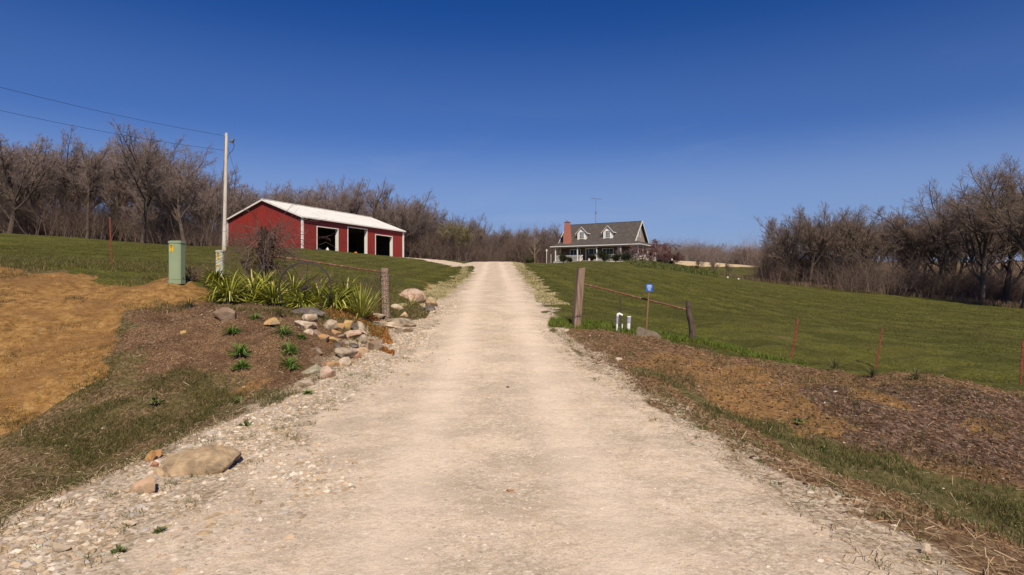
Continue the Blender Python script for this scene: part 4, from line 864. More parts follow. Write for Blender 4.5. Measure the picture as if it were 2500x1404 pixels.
# foliage bushes
MEV = Mattr('evergreen', .8, .15)
def bush(px, d, wpx, top, label, cols, name='evergreen_bush', n=2600, group=None, leaf=.05, cat='bush'):
    x = (px-CX)/FPX*d; z = gz(x, d); h = EYE-(top-HY)/FPX*d-z; w_ = wpx/FPX*d/2
    r = thing(name, label, cat, (x, d, z), 0, group)
    lobes = [(random.gauss(0, .38)*w_, random.gauss(0, .38)*w_, random.uniform(.3, .72)*h, random.uniform(.35, .6)) for _ in range(9)]
    L = np.array(lobes)[RNG.integers(0, 9, n)]; u = RNG.normal(0, 1, (n, 3)); u /= np.linalg.norm(u, axis=1)[:, None]; rad = RNG.random(n)[:, None]**.4
    p = L[:, :3]+u*rad*L[:, 3:4]*np.array([w_, w_, h*.62]); p[:, 2] = np.clip(p[:, 2], .02, h*1.05)
    s = leaf*RNG.uniform(.6, 1.4, (n, 1)); V = np.concatenate([p+RNG.normal(0, 1, (n, 3))*s for _ in range(3)]); i = np.arange(n)
    c = tint_rand(n, cols, .35); link('foliage', mesh_np('foliage', V, np.stack([i, i+n, i+2*n], 1), MEV, np.concatenate([c]*3)), r)
    t = B()
    for (lx, ly, lz, _) in lobes: t.tube([(0, 0, -.05), (lx*.5, ly*.5, lz*.5), (lx, ly, lz)], [.03, .02, .01], 5)
    t.build('stem', MBK, r); return r
DKG = ((.022, .03, .014), (.035, .045, .018), (.015, .02, .01), (.05, .055, .025)); YG = ((.11, .12, .03), (.16, .17, .05), (.07, .08, .02))
bush(1376, 103, 26, 616, 'dark bush in front of the left porch railing', DKG, group='bushes in front of the porch')
bush(1392, 102, 14, 625, 'small dark bush left of the porch steps', DKG, n=1200, group='bushes in front of the porch')
bush(1445, 99, 28, 619, 'round dark evergreen just right of the porch steps', DKG, group='bushes in front of the porch')
bush(1475, 98, 38, 612, 'largest dark evergreen in front of the porch', DKG, group='bushes in front of the porch', n=3600)
bush(1503, 97, 24, 621, 'low dark evergreen between the two larger ones before the porch', DKG, group='bushes in front of the porch')
bush(1528, 95, 42, 616, 'wide dark evergreen before the right end of the porch', DKG, group='bushes in front of the porch', n=3600)
bush(1297, 97, 24, 628, 'low green bush left of the slender young tree', ((.04, .055, .015), (.07, .085, .02)), n=1500)
bush(1694, 92, 26, 648, 'rusty green bush in the flower bed right of the house', ((.16, .11, .03), (.10, .09, .03), (.22, .14, .05)), n=1800)
bush(1612, 100, 20, 632, 'small dark bush under the red weeping tree', DKG, n=1200)
bush(1634, 98, 18, 632, 'small dark bush beside the bird feeder hooks', DKG, n=1200)
bush(1862, 96, 30, 662, 'rounded brown twiggy bush in the lawn left of the right wood', ((.11, .07, .04), (.08, .055, .035)), n=2000, name='brown_bush')
# red weeping tree + shrubs
PRW = proto(41, mats=(MRED, MRED), start=.3, L0=.5, ang=(70, 45, 40, 40, 40), trop=(.05, -.14, -.16, -.14, -.1), wob=(.12, .12, .15, .2, .2), kids=(11, 6, 5, 4, 3), r0=.03, rmin=.003)
plant(PRW, 1592, 97, 583, 'weeping red twigged tree at the right corner of the house', name='weeping_tree', wide=1.45)
PBS = proto(42, mats=(MRED, MRED), start=.05, L0=.5, ang=(50, 45, 40, 40, 40), kids=(12, 7, 5, 4, 3), r0=.02, rmin=.003)
plant(PBS, 1622, 101, 612, 'dark red twiggy shrub right of the weeping tree', 'red shrubs right of the house', name='red_shrub', wide=1.5)
plant(PBS, 1644, 104, 615, 'dark red twiggy shrub furthest right, by the straw field', 'red shrubs right of the house', name='red_shrub', wide=1.5)
PSH = proto(43, start=.05, L0=.55, ang=(38, 40, 40, 40, 40), kids=(10, 6, 5, 4, 3), r0=.016, rmin=.002)
plant(PSH, 1540, 96, 598, 'tall bare shrub before the right porch corner', name='bare_shrub', wide=1.1)
plant(PSH, 1745, 96, 640, 'spreading bare sapling in the lawn right of the flower bed', name='sapling', wide=1.2); plant(PSH, 1705, 100, 643, 'small bare sapling behind the rusty bush', name='sapling', wide=1.1)
plant(PSH, 1778, 97, 655, 'thin bare sapling near the two white markers', name='sapling', wide=.8)
plant(PW[0], 1829, 92, 662, 'short thin sapling with pale stem left of the brown twiggy bush', name='sapling', wide=.4)
plant(PSH, 1515, 98, 606, 'loose bare shrub before the fourth porch post', name='bare_shrub', wide=1.0)
for px, lab in ((1776.5, 'left one of two small white markers in the lawn'), (1803, 'right one of two small white markers in the lawn')):
    x, y, z = G(px, 679+(px > 1790)*4); tag(B().tube([(0, 0, 0), (0, 0, .15), (0, 0, .2)], [.1, .1, .03], 8).build('white_marker', MWP, None, (x, y, z)), lab, 'marker', 'white lawn markers')
x = (1606-CX)/FPX*97; hk = thing('plant_hook', 'dark pole with a slanting grey arm in the flower bed, left of the pair', 'plant hook', (x, 97, gz(x, 97)), 0, 'hooks in the flower bed'); B().tube([(0, 0, 0), (0, 0, .95)], .03, 6).build('pole', MMET, hk); B().tube([(.05, 0, .7), (.85, 0, .98)], .03, 6).build('arm', MMET, hk)
x = (1631-CX)/FPX*95; hk = thing('plant_hook', 'metal pole with a white globe on its arm, right of the pair', 'plant hook', (x, 95, gz(x, 95)), 0, 'hooks in the flower bed'); B().tube([(0, 0, 0), (0, 0, .75), (-.12, 0, 1.0)], .03, 6).build('pole', MMET, hk); B().tube([(0, 0, .65), (.55, 0, .85)], .02, 6).build('arm', MMET, hk); B().tube([(.6, 0, .78), (.6, 0, .82), (.6, 0, .92), (.6, 0, 1.0), (.6, 0, 1.04)], [.03, .1, .14, .1, .03], 10).build('globe', MWP, hk)
# flower bed right of the house: low ground cover
bedp = wpoly([(1525,641),(1585,640),(1640,645),(1700,655),(1755,672),(1750,678),(1690,668),(1630,660),(1560,653)])
xs = RNG.uniform(bedp[:, 0].min(), bedp[:, 0].max(), 60000); ys = RNG.uniform(bedp[:, 1].min(), bedp[:, 1].max(), 60000); k = inpoly(bedp, xs, ys) & (fbm(xs*.6, ys*.6, 33, 3) > -.25); xs = xs[k][:26000]; ys = ys[k][:26000]; n = len(xs)
v, f, c = blades(xs, ys, ground(xs, ys), RNG.uniform(.12, .45, n), RNG.uniform(.05, .10, n), .8, YG+((.06, .08, .03), (.20, .22, .06))); tag(link('ground_cover', mesh_np('ground_cover', v, f, MB_, c)), 'yellow green ground cover in the bed right of the house', 'ground cover', kind='stuff')
# dry grass before the right wood
xs = RNG.uniform(30, 95, 60000); ys = RNG.uniform(55, 92, 60000); pxs = xs/ys*FPX+CX; k = (np.abs(ys-np.interp(pxs, [1880, 2160, 2500, 2700], [88, 80, 66, 60])) < 2.0+2*fbm(xs*.3, ys*.3, 35, 2)); xs = xs[k]; ys = ys[k]; n = len(xs)
v, f, c = blades(xs, ys, ground(xs, ys), RNG.uniform(.2, .8, n), RNG.uniform(.03, .06, n), .6, ((.20, .14, .09), (.14, .10, .065), (.26, .19, .12))); tag(link('dry_grass', mesh_np('dry_grass', v, f, MB_, c)), 'tall dry grass along the edge of the right wood', 'dry grass', kind='stuff')

# ------------------------------------------------------------------ utility pole, wires
MPOLE = M('weathered_pole', (.66, .60, .52), (.50, .44, .37), 3, .9, c3=(.45, .22, .08), c3w=.36, c3s=1.2, stretch=(1, 1, .3))
MCAB = M('black_cable', (.03, .03, .035), None, 5, .6)
pd = 46.0; pxp = (547-CX)/FPX*pd; pz = gz(pxp, pd); ptop = EYE-(325-HY)/FPX*pd
up = thing('utility_pole', 'tall weathered wooden utility pole left of the red barn', 'utility pole', (pxp, pd, pz)); hh = ptop-pz
tx = (553-547)/FPX*pd
B().tube([(0, 0, -.3), (tx*.5, 0, hh*.5), (tx, 0, hh)], [.145, .125, .105], 12).build('pole', MPOLE, up, smooth=False)
l = B().tube([(tx+.08, 0, hh-.62), (tx+.42, -.02, hh-.60)], .022, 6).build('lamp_arm', MMET, up)
B().tube([(tx+.38, -.02, hh-.74), (tx+.42, -.02, hh-.60), (tx+.58, -.04, hh-.44)], [.11, .13, .07], 10).build('lamp_head', MMET, l)
B().tube([(tx+.55, 0, hh-.65), (tx+.56, 0, hh-1.05), (tx+.42, 0, hh-1.35), (tx+.12, 0, hh-1.6), (tx+.09, 0, hh-1.95)], .022, 6).build('cable', MCAB, up)
for zz in (hh-.18, hh-1.28): B().tube([(tx-.09, 0, zz), (tx-.2, 0, zz)], [.035, .05], 8).build('insulator', MMET, up)
B().tube([(tx-.1, -.1, hh-.2), (tx-.12, -.1, hh-1.7), (-.1, -.12, hh*.4), (-.13, -.12, 0)], .018, 5).build('conduit', MMET, up)
def wire(p, q, sag, label):
    pts = [tuple(p[j]+(q[j]-p[j])*t-(sag*4*t*(1-t) if j == 2 else 0) for j in range(3)) for t in [i/24 for i in range(25)]]
    tag(B().tube(pts, .011, 5).build('power_line', MCAB), label, 'power line')
wire((pxp+tx-.2, pd, pz+hh-.18), P(-420, 27, 98), .35, 'upper black power line running left from the utility pole')
wire((pxp+tx-.2, pd, pz+hh-1.28), P(-420, 29, 168), .4, 'lower black power line running left from the utility pole')
wire((pxp+tx+.05, pd, pz+hh-.9), (BX-8, BY+5, bz+6.2), 1.6, 'thin wire sagging from the utility pole to the barn roof')

# ------------------------------------------------------------------ utility pedestals
MGRN = M('pedestal_green', (.27, .34, .21), (.24, .31, .19), 3, .5); MGRN2 = M('pedestal_grey_green', (.50, .53, .45), (.45, .48, .40), 3, .5)
MYEL = M('yellow_sticker', (.80, .50, .02), None, 5, .5); MBLK = M('black_print', (.05, .045, .03), None, 5, .6)
def pedestal(px, py, d, h, wd, dp, label, mat, rz, digits):
    x = (px-CX)/FPX*d; z = gz(x, d)-.03; r = thing('utility_pedestal', label, 'pedestal', (x, d, z), rz); c = .035
    def oct(s=0): a, b_ = wd/2+s, dp/2+s; return [(-a+c, -b_), (a-c, -b_), (a, -b_+c), (a, b_-c), (a-c, b_), (-a+c, b_), (-a, b_-c), (-a, -b_+c)]
    B().prism(oct(), h*.105, h*.945, 'z').build('body', mat, r); B().prism(oct(.006), 0, h*.1, 'z').build('base', mat, r)
    B().prism(oct(.012), h*.945, h*.985, 'z').prism(oct(-.01), h*.985, h, 'z').build('cap', mat, r)
    B().tube([(wd/2, 0, h*.14), (wd/2+.02, 0, h*.14)], .012, 8).build('latch', MBLK, r)
    sx, sz = (-.2*wd, h*.82) if not digits else (.0, h*.8); sw, sh = wd*.3, h*.165
    if digits: sw, sh = wd*.4, h*.24
    st = B().box(sx-sw/2, sx+sw/2, -dp/2-.004, -dp/2-.0005, sz-sh/2, sz+sh/2).build('warning_sticker', MYEL, r)
    t_ = B(); yy = -dp/2-.0065
    t_.box(sx-sw*.4, sx+sw*.4, yy, yy+.002, sz+sh*.33, sz+sh*.43)
    for q_ in range(3): t_.box(sx-sw*(.36-.05*q_), sx+sw*(.33-.04*q_), yy, yy+.002, sz+sh*(.22-.07*q_), sz+sh*(.245-.07*q_))
    t_.box(sx-sw*.15, sx+sw*.15, yy, yy+.002, sz-sh*.12, sz-sh*.03); t_.box(sx-sw*.3, sx+sw*.3, yy, yy+.002, sz-sh*.33, sz-sh*.30); t_.box(sx-sw*.25, sx+sw*.25, yy, yy+.002, sz-sh*.42, sz-sh*.39)
    t_.build('print', MBLK, st)
    if digits:
        for k in range(4):
            dx = -wd*.27+k*wd*.16; s2 = B().box(dx-wd*.07, dx+wd*.07, -dp/2-.004, -dp/2-.0005, h*.44, h*.51).build('number_plate', MYEL, r)
            B().box(dx-wd*.035, dx-wd*.02, yy, yy+.002, h*.453, h*.497).box(dx+wd*.015, dx+wd*.03, yy, yy+.002, h*.453, h*.497).box(dx-wd*.02, dx+wd*.015, yy, yy+.002, h*.487, h*.497).box(dx-wd*.02, dx+wd*.015, yy, yy+.002, h*.453, h*.461).build('digit', MBLK, s2)
    return r
pedestal(432, 690, 15.0, 1.05, .31, .25, 'tall green utility pedestal with yellow sticker standing on orange clay', MGRN, math.radians(-4), False)
pedestal(537, 688, 16.8, .82, .2, .15, 'shorter pale utility pedestal behind the yucca leaves', MGRN2, math.radians(-6), True)

# ------------------------------------------------------------------ posts and rails
MWD = M('weathered_timber', (.30, .21, .15), (.17, .115, .085), 6, .95, c3=(.09, .06, .05), c3w=.36, c3s=5, stretch=(3, 3, .35), bump=.008, bscale=14)
MPST = M('pitted_post', (.46, .34, .25), (.28, .20, .15), 26, .95, c3=(.08, .055, .045), c3w=.46, c3s=38, bump=.012, bscale=30)
MDKP = M('dark_post', (.12, .08, .06), (.055, .04, .034), 10, .95, bump=.012, bscale=16, stretch=(2, 2, .6))
MRUST = M('rusty_iron', (.19, .075, .045), (.12, .05, .034), 14, .85, c3=(.28, .17, .12), c3w=.4, c3s=9)
MRP = M('red_fence_post', (.23, .052, .028), (.14, .036, .022), 12, .8)
MWIRE = M('fence_wire', (.06, .04, .035), None, 5, .7)
def at(px, py, d): x, y, z = P(px, d, py); return Vector((x, y, z))
# right timber post
d = 15.5; a = at(1405, 797, d); b2 = at(1419, 653, d); zb = gz(a.x, a.y)
rp = thing('timber_post', 'weathered square timber gate post at the right side of the drive', 'post', (a.x, a.y, zb), math.radians(14))
t = B(); lean = b2-a; H_ = b2.z-zb; lx = lean.x
for k in range(1): t.add([(-.088, -.095, -.15), (.088, -.095, -.15), (.088, .09, -.15), (-.088, .09, -.15), (-.085+lx, -.095, H_*.985), (.085+lx, -.095, H_), (.085+lx, .09, H_*.99), (-.085+lx, .09, H_*.985)], [(0, 1, 5, 4), (1, 2, 6, 5), (2, 3, 7, 6), (3, 0, 4, 7), (4, 5, 6, 7), (0, 3, 2, 1)])
t.build('post', MWD, rp, bevel=.008)
f = B(); f.tube([(-.08, -.106, .26), (.11, -.106, .30), (.115, .10, .30), (-.08, .10, .26), (-.08, -.106, .26)], .006, 5); f.build('wire_wrap', MWIRE, rp)
# left pitted post
d = 16.3; a = at(943, 770, d); zb = gz(a.x, a.y)-.03; H_ = at(939, 655, d).z-zb
lpst = thing('pitted_post', 'thick pitted wooden post wrapped with wire left of the drive', 'post', (a.x, a.y, zb)); lx = -.05
n_ = 14; t = B(); pts = [(lx*i/n_+random.gauss(0, .003), 0, -.1+(H_+.1)*i/n_) for i in range(n_+1)]; t.tube(pts, [.115*(1-.06*i/n_)+random.gauss(0, .0035) for i in range(n_+1)], 16); t.build('post', MPST, lpst)
f = B()
for zz in list(np.arange(.08, H_-.05, .12))+[H_-.13, H_-.15]:
    c = lx*zz/H_; f.tube([(c+.119*math.cos(q_), .119*math.sin(q_), zz+.006*math.sin(3*q_)) for q_ in [i*math.pi/9 for i in range(19)]], .0028, 4, False)
for q_ in range(10): an_ = q_*.628; f.tube([(.119*math.cos(an_), .119*math.sin(an_), .05), (lx*.8+.117*math.cos(an_), .117*math.sin(an_), H_*.86)], .003, 4)
f.build('wire_mesh', MWIRE, lpst)
# curved dark post
d = 15.0; a = at(1688, 838, d); zb = gz(a.x, a.y)-.05; H_ = at(1680, 735, d).z-zb
cp = thing('crooked_post', 'dark crooked wooden post at the end of the right rusty rail', 'post', (a.x, a.y, zb))
t = B(); t.tube([(0, 0, -.1), (.012, 0, .12), (.02, 0, H_*.3), (-.0, 0, H_*.5), (-.055, 0, H_*.7), (-.075, 0, H_*.88), (-.07, 0, H_)], [.095, .088, .078, .075, .07, .066, .058], 12); t.build('post', MDKP, cp)
B().tube([(-.14, -.02, H_*.86), (-.07, -.075, H_*.88), (0, -.02, H_*.885), (-.07, .07, H_*.87), (-.14, -.02, H_*.86)], .005, 4).build('wire_loop', MWIRE, cp)
def rod(name, p, q, r, mat, label, cat, n=6):
    p = Vector(p); q = Vector(q); o = B().tube([(0, 0, 0), tuple((q-p)*.5), tuple(q-p)], r, n).build(name, mat, None, p); return tag(o, label, cat)
rod('rusty_rail', at(1428, 694, 15.45), at(1680, 757, 15.0), .022, MRUST, 'rusty pipe rail sloping between the right timber post and crooked post', 'rail', 8)
rod('rusty_rail', at(668, 625, 17.2), at(930, 664, 16.3), .022, MRUST, 'rusty pipe rail from the gnarled tree to the pitted post', 'rail', 8)
rod('fence_wire', at(1405, 770, 15.4), at(1665, 740, 15.1), .004, MWIRE, 'loose dark wire strung low between the two right posts', 'wire', 4)
# red T posts
def tpost(pb, pt, d, label, kink=0):
    a = at(*pb, d); zb = gz(a.x, a.y)-.08; b2 = at(*pt, d); H_ = b2.z-zb; lx = b2.x-a.x
    m = (lx*.45+kink, 0, H_*.45); r = thing('fence_post', label, 'fence post', (a.x, a.y, zb), 0, 'red steel fence posts')
    t = B()
    for p, q in (((0, 0, 0), m), (m, (lx, 0, H_))): t.bar(p, q, .046, .008, up=(0, 1, 0)); t.bar(tuple(c+(0, .014, 0)[i] for i, c in enumerate(p)), tuple(c+(0, .014, 0)[i] for i, c in enumerate(q)), .008, .03, up=(0, 1, 0))
    t.build('stake', MRP, r); s = B()
    for k in range(9): u = .15+k*.09; s.box(lx*u-.008+kink*(1-abs(u-.45)*2 if abs(u-.45) < .5 else 0), lx*u+.008+kink*(1-abs(u-.45)*2 if abs(u-.45) < .5 else 0), -.016, -.004, H_*u-.008, H_*u+.008)
    s.build('studs', MRP, r)
tpost((273, 642), (268, 530), 19, 'red steel fence post on the grass behind the clay bank, at the left')
tpost((1925, 885), (1948, 778), 14.5, 'red steel fence post leaning, nearest of three right of the crooked post', .03)
tpost((2138, 897), (2154, 802), 15.5, 'red steel fence post in the middle of the three at the right')
tpost((2490, 945), (2498, 832), 13, 'red steel fence post at the right edge of the photo')
# blue sign
d = 14.9; a = at(1577, 800, d); a.z = gz(a.x, a.y)-.05; b2 = at(1585, 700, d)
sg = thing('blue_sign', 'small blue sign with white lettering on a rusty steel post', 'sign', tuple(a)); Hs = b2.z-a.z; lx = b2.x-a.x
t = B(); t.bar((0, 0, 0), (lx, 0, Hs), .035, .012, up=(0, 1, 0)); t.bar((0, .02, 0), (lx, .02, Hs), .01, .03, up=(0, 1, 0)); t.build('post', M('brown_steel', (.22, .12, .06), None, 9, .8), sg)
MBL = M('sign_blue', (.01, .13, .55), (.01, .11, .48), 5, .4); sw, sh, r_ = .155, .185, .03; c0x, c0z = lx, Hs-.03
poly = []
for (cx, cz, a0) in ((1, 1, 0), (-1, 1, 90), (-1, -1, 180), (1, -1, 270)):
    for k in range(5): t_ = math.radians(a0+k*22.5); poly.append((c0x+cx*(sw/2-r_)+r_*math.cos(t_), c0z+cz*(sh/2-r_)+r_*math.sin(t_)))
pl = B().prism(poly, -.022, -.016).build('plate', MBL, sg)
t = B(); yy = -.0235
for k in range(7): t.box(c0x-.052+k*.015, c0x-.052+k*.015+.011, yy, -.0222, c0z+.052, c0z+.071)
for q_ in range(7):
    hw = .062-.006*q_; z0 = c0z+.038-q_*.0165; x = c0x-hw
    while x < c0x+hw-.01: wl = random.uniform(.008, .018); t.box(x, min(x+wl, c0x+hw), yy, -.0222, z0-.0045, z0+.0045); x += wl+.004
t.build('lettering', M('sign_white', (.75, .8, .9)), pl)
# pvc pipes
MPV = M('pvc', (.82, .82, .80), (.76, .76, .74), 5, .4); MPG = M('grey_pvc', (.36, .37, .45), None, 5, .5)
a = at(1506, 800, 15.0); a.z = gz(a.x, a.y)-.02; Hp = at(0, 768, 15).z-a.z
r = thing('bent_pipe', 'white plastic pipe bent over at the top beside the timber post', 'pipe', tuple(a)); B().tube([(0, 0, 0), (.005, 0, Hp*.45)], .025, 12).build('pipe', MPV, r); B().tube([(.005, 0, Hp*.45), (.015, 0, Hp-.02)], .029, 12).build('sleeve', MPG, r)
B().tube([(.015, 0, Hp-.04), (.02, 0, Hp), (.05, 0, Hp+.02), (.11, -.02, Hp-.005), (.13, -.02, Hp-.02)], [.03, .032, .03, .028, .03], 12).build('elbow', MPV, r)
a = at(1533.5, 806, 14.9); a.z = gz(a.x, a.y)-.02; Hp = at(0, 773, 14.9).z-a.z
r = thing('capped_pipe', 'thick white plastic pipe with grey collar beside the bent pipe', 'pipe', tuple(a)); B().tube([(0, 0, 0), (.015, 0, Hp*.62)], .042, 14).build('pipe', MPV, r); B().tube([(.015, 0, Hp*.62), (.02, 0, Hp-.015)], .05, 14).build('collar', MPG, r); B().tube([(.02, 0, Hp-.015), (.02, 0, Hp+.012)], .053, 14).build('cap', MPV, r)
a = at(1519, 798, 15.1); a.z = gz(a.x, a.y)-.02; tag(B().tube([(0, 0, 0), (0, 0, .17)], .015, 10).build('pipe_stub', MPV, None, tuple(a)), 'short thin white pipe stub between the two larger pipes', 'pipe')
a = at(1515, 797, 15.2); a.z = gz(a.x, a.y)-.02; hg = at(0, 731, 15.2).z-a.z
r = thing('metal_rod', 'thin dark metal rod with a small clip behind the white pipes', 'rod', tuple(a)); B().tube([(0, 0, 0), (0, 0, hg)], .009, 6).build('rod', MWIRE, r); B().box(-.03, -.008, -.015, .015, hg-.13, hg-.02).build('clip', MWIRE, r)

# ------------------------------------------------------------------ wagon wheel
MIRON = M('dark_iron', (.035, .025, .022), (.02, .016, .014), 10, .7)
d = 14.7; c = at(745, 702, d); c.y -= .0
R_ = (702-639)/FPX*d
wh = thing('wagon_wheel', 'dark iron wagon wheel rim standing among the yucca leaves', 'wheel', (c.x, c.y, c.z-R_), math.radians(8))
rm = B()
NS = 40; ring = []
for k in range(NS):
    t_ = 2*math.pi*k/NS; ring += [((R_-.03)*math.cos(t_), -.03, R_+(R_-.03)*math.sin(t_)), ((R_+.004)*math.cos(t_), -.025, R_+(R_+.004)*math.sin(t_)), ((R_+.004)*math.cos(t_), .025, R_+(R_+.004)*math.sin(t_)), ((R_-.03)*math.cos(t_), .03, R_+(R_-.03)*math.sin(t_))]
rm.add(ring, [(k*4+j, k*4+(j+1) % 4, ((k+1) % NS)*4+(j+1) % 4, ((k+1) % NS)*4+j) for k in range(NS) for j in range(4)]); rm.build('rim', MIRON, wh)
B().tube([(0, -.09, R_), (0, .09, R_)], [.055, .055], 12).tube([(0, -.13, R_), (0, -.09, R_)], [.03, .035], 10).build('hub', MIRON, wh)
for k in range(10): t_ = 2*math.pi*k/10+.2; B().tube([(.05*math.cos(t_), 0, R_+.05*math.sin(t_)), ((R_-.01)*math.cos(t_), 0, R_+(R_-.01)*math.sin(t_))], .007, 5).build('spoke', MIRON, wh)

# ------------------------------------------------------------------ yucca and grassy clumps
MYU = Mattr('yucca_leaf', .6, .2, .2)
def clump(px, py, wpx, hpx, label, name, cols, n, lw, group, stiff=.5, cat='yucca', dd=None):
    if dd: d = dd; x = (px-CX)/FPX*d; y = d; z = gz(x, y)
    else: x, y, z = G(px, py); d = y
    L_ = max(hpx, wpx*.55)/FPX*d; wr_ = wpx/2/FPX*d
    r = thing(name, label, cat, (x, y, z-.01), 0, group)
    V, F, C = [], [], []; m = 6
    for i in range(n):
        az = random.uniform(0, 6.28); q_ = random.random()**.8; el = (1-q_)*1.35+.12; L = L_*random.uniform(.7, 1.12); w_ = lw*random.uniform(.7, 1.25); col = np.array(random.choice(cols))*random.uniform(.7, 1.3)
        p = np.array([math.cos(az)*random.uniform(0, .12)*wr_, math.sin(az)*random.uniform(0, .12)*wr_, 0.]); e = el+stiff*.35; b0 = len(V)
        side = np.array([-math.sin(az), math.cos(az), 0])
        fold = random.random() < (1-stiff)*.5; fk = random.randint(2, 4)
        for k in range(m+1):
            t = k/m; ww = w_*(math.sin(math.pi*min(1, .18+t*.82))**.6)*(1 if t < .99 else .1)+.0005
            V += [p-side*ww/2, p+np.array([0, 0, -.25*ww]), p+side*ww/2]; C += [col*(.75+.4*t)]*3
            e -= (1-stiff)*1.1/m*(1+t)+(1.1 if fold and k == fk else 0)
            e = max(e, -1.2); dv = np.array([math.cos(az)*math.cos(e), math.sin(az)*math.cos(e), math.sin(e)]); p = p+dv*L/m
            if p[2] < .0: p[2] = .01
            if k < m: s0 = b0+k*3; F += [(s0, s0+1, s0+4, s0+3), (s0+1, s0+2, s0+5, s0+4)]
    link('leaves', mesh_np('leaves', np.array(V), np.array(F), MYU, np.array(C)), r)
    B().tube([(0, 0, -.04), (0, 0, .04)], [.05*wr_/.3, .03*wr_/.3], 8).build('crown', MBK, r); return r
YUC = ((.38, .38, .05), (.27, .29, .035), (.15, .175, .024), (.52, .47, .15), (.32, .34, .04), (.09, .10, .02)); GY = 'yucca clumps behind the mulch bed'
for (px, d, wp, hp, lab, st) in [
    (560,14.8,150,92,'big yucca clump in front of the shorter pedestal',.45),(618,15.6,120,86,'yucca clump just left of the gnarled trunk',.45),(530,15.8,100,60,'low yucca clump at the left end of the row',.4),
    (668,15.0,110,70,'yucca clump below the gnarled trunk',.5),(715,16.1,120,84,'yucca clump behind the wagon wheel hub',.45),(735,14.6,110,60,'low yucca clump before the wagon wheel',.35),
    (778,15.9,120,86,'yucca clump inside the right half of the wagon wheel',.5),(818,15.2,110,84,'yucca clump just right of the wagon wheel',.45),(845,16.6,90,76,'yucca clump behind the spiky one, right of the wheel',.5),(645,16.6,100,70,'yucca clump at the back, around the gnarled trunk',.5)]:
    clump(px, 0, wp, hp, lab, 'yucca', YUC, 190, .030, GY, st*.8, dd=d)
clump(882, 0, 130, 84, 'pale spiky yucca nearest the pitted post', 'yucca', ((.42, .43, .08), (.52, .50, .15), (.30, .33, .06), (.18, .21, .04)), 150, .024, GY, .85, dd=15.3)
clump(1003, 745, 36, 30, 'small pale yucca in front of the pink boulder', 'yucca', YUC, 30, .014, None, .7)
clump(680, 770, 46, 28, 'small dark spiky tuft between mulch and wheel', 'grass_tuft', ((.05, .07, .02), (.10, .11, .04)), 70, .008, None, .75, 'plant')
clump(462, 748, 62, 26, 'dark low grass tuft at the edge of the orange clay', 'grass_tuft', ((.05, .07, .02), (.12, .12, .045)), 70, .008, None, .6, 'plant')
GRN = ((.10, .20, .03), (.14, .25, .04), (.07, .14, .02), (.18, .28, .06)); GG = 'green leafy clumps in the mulch bed'
for (px, py, wp, hp, lab) in [(623,782,38,26,'bright green clump topmost in the mulch, right of the brown slab'),(568,815,60,22,'wide low green clump left of the rock pile'),(690,822,50,40,'green clump against the pale rocks at the bed top'),
    (586,866,54,42,'large green clump, upper of the left pair'),(590,899,54,28,'low green clump, lower of the left pair'),(706,864,48,38,'green clump, upper of the touching pair in mid bed'),(706,900,56,44,'large green clump, lower of the touching pair in mid bed'),
    (735,826,30,18,'small green clump right of the one against the pale rocks'),(752,962,28,16,'tiny green clump at the gravel edge below the rocks')]:
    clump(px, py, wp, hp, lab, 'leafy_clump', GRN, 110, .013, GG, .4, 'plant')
clump(1062, 0, 20, 8, 'tiny weed at the drive edge by the boulders', 'weed', GRN, 20, .01, None, .4, 'plant', dd=18)
for (px, py, wp, hp, lab) in [(2040,900,60,46,'wispy pale tuft between the two leaning red posts'),(2130,915,55,40,'tuft with dry stalks at the foot of the middle red post'),(2235,925,50,24,'low green tuft at the lawn edge right of the middle red post')]:
    clump(px, py, wp, hp*.7, lab, 'grass_tuft', ((.06, .085, .025), (.28, .25, .13), (.09, .11, .03)), 80, .007, 'tufts along the lawn edge', .7, 'plant')
for (px, py, wp, hp, lab) in [(600,1040,40,26,'small leafy weed at the gravel edge above the tan boulder'),(590,985,50,20,'pale broad leaved weed on the clay patch below the rocks'),(380,985,36,34,'pale broad leaved weed in the grassy bank at the left'),
    (290,1350,46,22,'yellow green weed in the gravel, bottom left'),(390,1300,40,22,'small weed in the loose gravel below the pinkish rock'),(1950,1030,46,24,'green weed on the orange soil at the right'),(2010,1100,40,22,'weed low on the soil bank by the right ditch'),(1690,935,30,18,'small weed on the right soil bank top')]:
    clump(px, py, wp, hp, lab, 'weed', ((.13, .17, .05), (.10, .14, .04), (.18, .20, .07)), 26, .022, None, .35, 'weed')

# orange sedum mat
op = wpoly([(780,756),(850,748),(905,760),(940,795),(962,845),(962,872),(925,855),(893,815),(870,792),(820,778)])
xs = RNG.uniform(op[:, 0].min(), op[:, 0].max(), 60000); ys = RNG.uniform(op[:, 1].min(), op[:, 1].max(), 60000); k = inpoly(op, xs, ys) & (fbm(xs*2, ys*2, 36, 3) > -.2); xs = xs[k][:22000]; ys = ys[k][:22000]; n = len(xs)
v, f, c = blades(xs, ys, ground(xs, ys, True), RNG.uniform(.02, .07, n), RNG.uniform(.014, .03, n), 1.2, ((.52, .20, .05), (.42, .15, .05), (.30, .17, .05), (.58, .30, .08), (.16, .12, .04))); tag(link('orange_ground_cover', mesh_np('orange_ground_cover', v, f, MB_, c)), 'orange creeping ground cover spilling beside the rock pile', 'ground cover', kind='stuff')
op = wpoly([(955,745),(1020,745),(1050,760),(1040,780),(985,785),(950,775)])
xs = RNG.uniform(op[:, 0].min(), op[:, 0].max(), 30000); ys = RNG.uniform(op[:, 1].min(), op[:, 1].max(), 30000); k = inpoly(op, xs, ys); xs = xs[k][:9000]; ys = ys[k][:9000]; n = len(xs)
